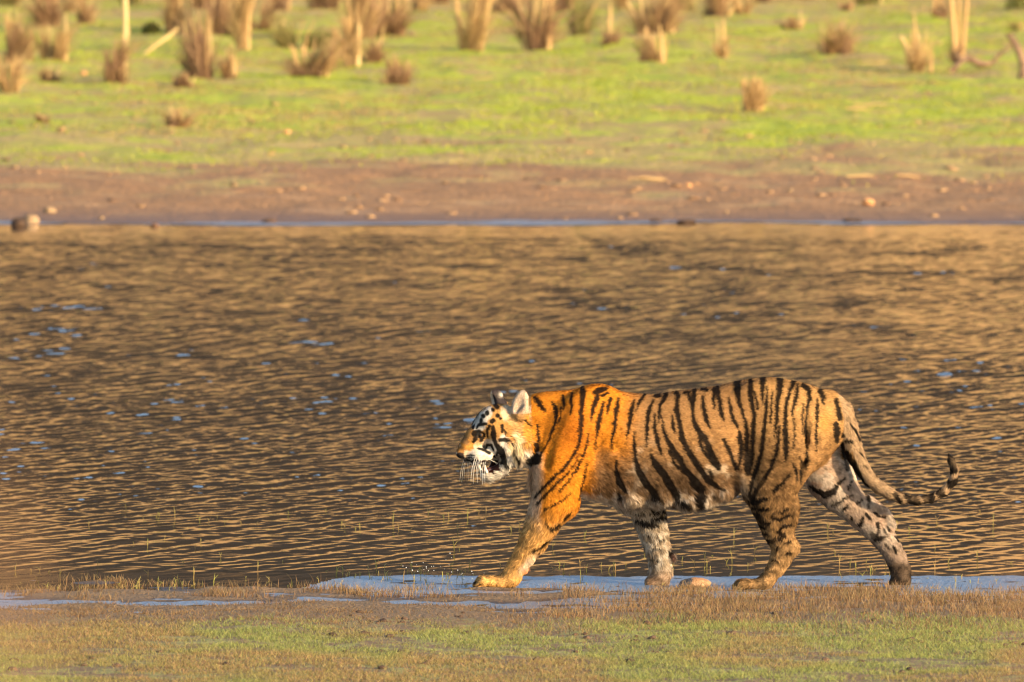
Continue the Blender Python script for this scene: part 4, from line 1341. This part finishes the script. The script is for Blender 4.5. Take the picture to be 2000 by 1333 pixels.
def tussock(u, vb, wpx, hpx, kind, label, flare=0.35, stems=(), n=None):
    p = far_at(u, vb)
    k = p.y / F
    root = tag(empty("grass_tussock", p), label, "grass tussock", "dry grass tussocks on the far bank")
    pal, dark = {'b': (BROWNS, 0.6), 's': (STRAWS, 0.55), 'o': (OLIVES, 0.5), 'm': (np.concatenate([BROWNS, STRAWS]), 0.55)}[kind]
    rad, hgt = wpx * k / 2, hpx * k * 1.28
    nn = n or int(np.clip(230 * (wpx / 45) ** 1.0, 90, 460))
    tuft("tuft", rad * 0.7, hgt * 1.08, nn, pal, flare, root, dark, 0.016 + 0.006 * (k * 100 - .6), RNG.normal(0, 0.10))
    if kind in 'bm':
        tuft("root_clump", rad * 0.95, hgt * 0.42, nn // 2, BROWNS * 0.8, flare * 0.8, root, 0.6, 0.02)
    stems = tuple(stems) + tuple((RNG.uniform(-.4, .4) * wpx, hpx * RNG.uniform(.8, 1.25), RNG.uniform(-.3, .3) * wpx, RNG.uniform(2.5, 5)) for _ in range(int(RNG.integers(2, 6))))
    if stems:
        stalks(root, [(a * k, b * k * 1.15, c * k, max(0.010, d * k / 2)) for a, b, c, d in stems])
    return root


# u, base row, width, height (photo pixels), colouring, label, flare, stems (dx, height, lean, thickness)
for a in (
    (18, 184, 46, 60, 's', "pale straw stubble cut off by the left edge of the view, nearest the water there", 0.3, ()),
    (30, 126, 46, 74, 'b', "dark brown tussock with pale tips behind the straw stubble at the left edge", 0.35, ((-14, 78, -6, 5), (2, 84, 4, 5))),
    (60, 126, 14, 56, 's', "narrow leaning sheaf of straw against the dark brown tussock", 0.2, ((-4, 58, -16, 6),)),
    (104, 122, 66, 56, 's', "thin see-through straw tuft between two darker tussocks on the left", 0.25, ((26, 78, -2, 5), (-12, 60, 3, 4))),
    (93, 53, 56, 78, 'b', "large brown tussock reaching the top of the view above the thin straw tuft", 0.4, ()),
    (165, 46, 34, 50, 'm', "small mixed brown and straw tuft beside the large brown tussock at the top", 0.35, ()),
    (226, 170, 54, 62, 'b', "brown tussock with a few tall straws, at the foot of the lone pale stem", 0.3, ((16, 92, 10, 5), (10, 80, 4, 4))),
    (96, 166, 58, 26, 'm', "low broken stubble on green turf left of the tussock under the lone stem", 0.5, ()),
    (392, 160, 62, 88, 'b', "bushy brown tussock under the tall bundle of straw", 0.45, ((-24, 100, -10, 4), (10, 112, 4, 5))),
    (362, 168, 56, 24, 'b', "low dark skirt of dead grass in front of the bushy brown tussock", 0.5, ()),
    (342, 66, 46, 90, 's', "tall bundle of straw standing behind the bushy brown tussock", 0.25, ((8, 120, 3, 9), (18, 130, 2, 8), (-8, 100, 8, 7), (30, 120, -2, 7))),
    (449, 160, 26, 42, 'm', "small reddish tuft close beside the bushy brown tussock", 0.35, ((0, 60, 2, 4),)),
    (428, 68, 52, 100, 'b', "tall shaggy brown tussock left of the golden reed column", 0.3, ((-10, 90, -4, 5),)),
    (472, 100, 36, 125, 's', "golden reed column rising from a brown foot", 0.15, ((12, 130, 2, 9), (-6, 124, -2, 7), (2, 130, 0, 6))),
    (345, 249, 44, 30, 'm', "isolated low splayed tuft nearest the brown mud, with straws fallen to one side", 0.9, ((-6, 26, -26, 5), (8, 20, 34, 4))),
    (82, 248, 26, 12, 'b', "tiny brown tuft alone on the dull turf near the mud", 0.6, ()),
    (509, 60, 40, 56, 'b', "brown tussock right of the golden reed column at the top", 0.35, ()),
    (545, 26, 50, 60, 'b', "reddish brown tussock cut by the top of the view beside the grey green bush", 0.4, ()),
    (608, 154, 72, 58, 'm', "fan shaped tussock with bleached arching straws and a long shadow", 0.65, ((-26, 56, -16, 6), (-12, 50, -6, 6), (16, 54, -36, 6), (30, 42, 6, 6))),
    (686, 128, 42, 90, 's', "upright split straw clump touching the tall brown one behind it", 0.15, ((-10, 84, 2, 12), (12, 74, 3, 12), (-38, 66, 6, 8))),
    (702, 75, 60, 100, 'm', "tall brown and straw clump behind the upright split clump", 0.25, ((8, 96, 3, 12), (-16, 90, -10, 8))),
    (727, 124, 36, 42, 'b', "short russet tuft tucked at the side of the upright split clump", 0.4, ((12, 62, 12, 4),)),
    (762, 73, 64, 86, 'b', "dense brown tussock with a dark base, right of the tall brown and straw clump", 0.45, ((14, 60, 0, 10),)),
    (773, 162, 50, 46, 'b', "round brown tussock with one pale side casting a long shadow on open turf", 0.3, ((18, 40, 8, 6),)),
    (918, 101, 60, 128, 's', "big trunk-like sheaf of straw standing alone above bright turf", 0.32, ((-16, 130, -22, 10), (0, 130, 4, 10), (14, 130, 14, 10), (22, 110, 26, 7))),
    (1052, 96, 62, 118, 'b', "tall vase shaped brown tussock with pale flanking stems", 0.35, ((-24, 100, -20, 8), (18, 90, 10, 9), (6, 100, 8, 8))),
    (1126, 72, 46, 84, 'o', "olive tussock right behind the tall vase shaped one", 0.35, ((14, 60, 26, 7),)),
    (1190, 86, 30, 34, 'b', "small dark brown foot of grass under an olive shoot", 0.4, ((0, 70, 2, 9),)),
    (1280, 70, 84, 80, 'm', "wide ragged tussock with straws splayed over the smaller one below it", 0.45, ((-30, 54, -26, 8), (20, 60, 8, 8), (34, 56, -14, 9))),
    (1278, 120, 58, 48, 'm', "squat tussock with a black hollow foot under the wide ragged one", 0.35, ((-12, 60, -6, 8), (14, 64, -4, 8))),
    (1412, 113, 24, 40, 's', "single slim straw shoot alone on the turf between larger tussocks", 0.3, ((2, 66, -2, 7), (-8, 60, -4, 5))),
    (1468, 219, 48, 50, 's', "isolated orange stubble tuft nearest the water on the open turf, with a long shadow", 0.25, ((-14, 52, -4, 8), (0, 48, 0, 8), (14, 56, 3, 8), (20, 44, 6, 6))),
    (1400, 33, 58, 60, 'm', "straw tussock at the top of the view with broken stems lying at its foot", 0.35, ((20, 20, 24, 6), (-4, 50, 0, 10))),
    (1489, 8, 40, 40, 'b', "brown tuft barely showing at the top of the view", 0.35, ()),
    (1630, 106, 70, 52, 'm', "broad brown tussock with frayed pale tips and a dark shaded side", 0.5, ()),
    (1790, 138, 44, 62, 's', "bent tussock of thick pale stems leaning away beside the driftwood", 0.3, ((-6, 64, -26, 14), (4, 66, 0, 9), (2, 104, -8, 6), (28, 36, 2, 7))),
    (1868, 122, 26, 40, 'b', "brown foot of the two tall straw poles standing over the driftwood", 0.3, ((-2, 140, -14, 12), (10, 140, 16, 10), (2, 130, 4, 8))),
    (1546, 56, 44, 22, 'm', "low reddish tuft among dull turf near the top of the view", 0.5, ((16, 34, 2, 4),)),
    (1832, 38, 36, 36, 'b', "shaded dark tuft behind the tall straw poles", 0.4, ()),
    (1652, 20, 26, 16, 'b', "small brown tuft high on the bank right of the straw tussock", 0.5, ()),
    (1986, 60, 34, 16, 'o', "low olive tuft at the right edge behind the stump", 0.5, ()),
    (585, 92, 110, 46, 'o', "wide loose grey green tussock behind the fan shaped one", 0.6, ()),
    (640, 18, 70, 56, 'm', "mixed tussock at the top between the grey green one and the tall straw clump", 0.4, ()),
    (812, 24, 44, 40, 's', "thin straw tuft at the top right behind the dense dark based tussock", 0.4, ()),
    (1092, 22, 50, 60, 'm', "ragged straw tussock at the top behind the olive one", 0.4, ()),
    (1222, 14, 46, 50, 's', "pale straw tussock at the top just behind the wide ragged one", 0.35, ()),
    (1448, 26, 36, 34, 's', "thin straw tuft at the top right of the tussock with broken stems", 0.4, ()),
    (1700, 10, 60, 30, 'o', "low olive tussock at the top on the open bank right of the small brown tuft", 0.5, ()),
    (136, 24, 30, 36, 's', "pale straw tuft at the top between the large brown tussock and the small mixed one", 0.35, ()),
    (390, 20, 50, 60, 'm', "straw and brown tussock at the top behind the shaggy one", 0.35, ()),
    (852, 12, 60, 60, 'b', "brown tussock at the top of the view left of the big straw sheaf", 0.4, ()),
    (985, 20, 56, 50, 'b', "dark brown tussock at the top between the big sheaf and the vase shaped one", 0.4, ()),
    (1345, 24, 46, 40, 'o', "dull olive tussock at the top left of the broken straw tussock", 0.4, ()),
    (258, 10, 46, 40, 'o', "olive brown tuft at the top behind the lone pale stem", 0.4, ()),
    (20, 12, 50, 50, 'o', "pale olive tuft at the top left corner", 0.4, ()),
    (1572, 4, 40, 40, 'b', "brown tuft cut by the top edge between two straw tussocks", 0.4, ()),
): tussock(*a[:6], flare=a[6], stems=a[7])

# lone stem
p = far_at(244, 86); k_ = p.y / F
v_, f_ = tube([(0, 0, -.05), (0.01, 0, 0.4), (0.0, 0, 0.8), (-0.02, 0, 1.35)], [5 * k_, 5 * k_, 5.5 * k_, 3 * k_], 9)
o = mesh_np("dry_stem", v_, f_, M_STRAW, None, np.tile((0.66, 0.50, 0.25), (len(v_), 1))); o.location = p
tag(o, "lone thick pale stem standing upright behind a brown tussock", "stem")
p = far_at(280, 108); k_ = p.y / F
v_, f_ = tube([(0, 0, 0.0), (22 * k_, 0, 18 * k_), (48 * k_, .1, 36 * k_), (66 * k_, .2, 52 * k_)], [3 * k_, 3.6 * k_, 4 * k_, 3 * k_], 8)
o = mesh_np("dry_stem", v_, f_, M_STRAW, None, np.tile((0.62, 0.46, 0.20), (len(v_), 1))); o.location = p
tag(o, "fallen pale stem leaning at a slant against the tall bundle of straw", "stem")


# two leafy bushes at the top
def leafy(u, vb, wpx, hpx, name, label, n, pal):
    p = far_at(u, vb); k = p.y / F
    rt = tag(empty(name, p), label, "bush")
    a = RNG.uniform(0, 2 * math.pi, n); el = np.arcsin(RNG.random(n)); r = RNG.uniform(0.45, 1.0, n) * (0.75 + 0.5 * fbm(np.cos(a) * 2, np.sin(a) * 2, el * 2, 401))
    c = np.stack([np.cos(a) * np.cos(el) * wpx * k / 2 * r, np.sin(a) * np.cos(el) * wpx * k / 2 * r, np.sin(el) * hpx * k * r], -1)
    d1 = RNG.normal(size=(n, 3)); d1 /= np.linalg.norm(d1, axis=1, keepdims=True)
    d2 = np.cross(d1, RNG.normal(size=(n, 3))); d2 /= np.linalg.norm(d2, axis=1, keepdims=True)
    L, Wd = RNG.uniform(0.03, 0.06, (n, 1)), RNG.uniform(0.012, 0.024, (n, 1))
    V = np.stack([c - d1 * L, c + d2 * Wd, c + d1 * L, c - d2 * Wd], 1).reshape(-1, 3)
    col = np.repeat(pal[RNG.integers(0, len(pal), n)] * RNG.uniform(0.7, 1.3, (n, 1)), 4, 0)
    mesh_np("foliage", V, np.arange(4 * n).reshape(-1, 4), M_GRASS, rt, col, False)
    for j in range(5):
        ang = RNG.uniform(0, 6.28)
        v_, f_ = tube([(0, 0, -.02), (math.cos(ang) * wpx * k * .18, math.sin(ang) * .1, hpx * k * .4), (math.cos(ang) * wpx * k * .32, math.sin(ang) * .2, hpx * k * .8)], [.014, .01, .005], 6)
        mesh_np("twig", v_, f_, M_STRAW, rt, np.tile((0.2, 0.13, 0.08), (len(v_), 1)))


leafy(294, 68, 40, 24, "leafy_bush", "small dark green bush at the foot of the tall bundle of straw", 420, np.array([(0.05, 0.06, 0.015), (0.10, 0.10, 0.03)]))
leafy(1990, 20, 60, 36, "leafy_bush", "low dull green bush at the top right corner", 500, np.array([(0.16, 0.18, 0.05), (0.22, 0.22, 0.06)]))

# driftwood at the right
M_WOOD = stone_mat("weathered_wood", (0.14, 0.085, 0.055), (0.28, 0.18, 0.11), 0.9)
p = far_at(1858, 142); k_ = p.y / F
log = tag(empty("driftwood_branch", p), "crooked grey brown driftwood branch lying on turf below the tall straw poles", "driftwood")
v_, f_ = tube([(0, 0, 3 * k_), (14 * k_, 0, 20 * k_), (32 * k_, .05, 30 * k_), (58 * k_, .1, 18 * k_), (78 * k_, .1, 20 * k_), (100 * k_, .1, 42 * k_), (118 * k_, .1, 56 * k_)], [8 * k_, 6 * k_, 7 * k_, 7 * k_, 4.5 * k_, 3.2 * k_, 2 * k_], 10)
mesh_np("limb", v_ + RNG.normal(0, .006, v_.shape), f_, M_WOOD, log)
v_, f_ = tube([(20 * k_, 0, 24 * k_), (8 * k_, -.05, 38 * k_), (14 * k_, -.1, 46 * k_)], [6 * k_, 4.5 * k_, 2 * k_], 8)
mesh_np("snag", v_, f_, M_WOOD, log)
p = far_at(1998, 152); k_ = p.y / F
st = tag(empty("broken_stump", p), "leaning broken stump cut by the right edge of the view", "stump")
v_, f_ = tube([(0, 0, -.03), (2 * k_, 0, 26 * k_), (-6 * k_, 0, 50 * k_), (-22 * k_, 0, 80 * k_)], [11 * k_, 9 * k_, 8 * k_, 6.5 * k_], 10)
mesh_np("trunk", v_ + RNG.normal(0, .006, v_.shape), f_, M_WOOD, st)
v_, f_ = tube([(-22 * k_, 0, 76 * k_), (-30 * k_, 0, 86 * k_), (-14 * k_, 0, 90 * k_)], [6.5 * k_, 6 * k_, 2 * k_], 8)
mesh_np("snag", v_, f_, M_WOOD, st)

# ------------------------------------------------------------------ splashes at the paws
M_DROP = NT("water_drop"); M_DROP.set(Base_Color=(0.8, 0.85, 0.9, 1), Roughness=0.05, IOR=1.333)
M_DROP.b.inputs["Specular IOR Level"].default_value = 1.0
DR = []
for i in range(32):
    u, v = RNG.normal(858, 38), 1112 - abs(RNG.normal(0, 20)) + RNG.uniform(0, 22)
    if i > 26: u, v = RNG.uniform(905, 935), RNG.uniform(1118, 1142)
    q = pix(u, v, 39.9 + RNG.uniform(-.15, .15))
    r = RNG.uniform(0.001, 0.0024)
    th = np.linspace(0, math.pi, 5); ph = np.linspace(0, 2 * math.pi, 6, endpoint=False)
    T, Pp = np.meshgrid(th, ph, indexing='ij')
    d = np.stack([np.sin(T) * np.cos(Pp), np.sin(T) * np.sin(Pp), np.cos(T)], -1).reshape(-1, 3)
    a = np.arange(T.size).reshape(T.shape); b = np.roll(a, -1, 1)
    DR.append((d * r + np.array(q), np.stack([a[:-1], a[1:], b[1:], b[:-1]], -1).reshape(-1, 4)))
vv, ff_ = merge(DR)
tag(mesh_np("spray", vv, ff_, M_DROP.m), kind="stuff")

# ------------------------------------------------------------------ tall dry grass beside the camera, far out of focus
def near_stalks(label, spots, seed):
    rs = random.Random(seed)
    x0 = pix(spots[0][0], 1000, 4.2).x
    gz = float(near_z(x0, 4.2))
    rt = tag(empty("tall_dry_grass", (x0, 4.2, gz)), label, "tall grass", "tall dry grass beside the camera")
    for u, vt, w in spots:
        tp = pix(u, vt, 4.2 + rs.uniform(-.5, .5))
        b = Vector((tp.x + rs.uniform(-.05, .05), tp.y, float(near_z(tp.x, tp.y)) - 0.02))
        m_ = b.lerp(tp, 0.55) + Vector((rs.uniform(-.02, .02), 0, 0))
        v_, f_ = tube([b, m_, b.lerp(tp, .85) + Vector((rs.uniform(-.006, .006), 0, 0)), tp], [w, w * .8, w * .6, w * .25], 6)
        mesh_np("stalk", v_ - np.array((x0, 4.2, gz)), f_, M_STRAW, rt, np.tile((0.38, 0.225, 0.12), (len(v_), 1)))


near_stalks("blurred russet grass stalks rising past the left edge of the view close to the camera", ((20, 800, .0014), (52, 960, .0016), (84, 1010, .0012), (-30, 640, .0016), (30, 1040, .0012), (112, 1120, .0010), (-5, 930, .0018)), 1)
near_stalks("faint blurred grass stalks rising past the lower right edge close to the camera", ((1960, 1000, .0010), (1995, 930, .0014), (2015, 880, .0014)), 2)
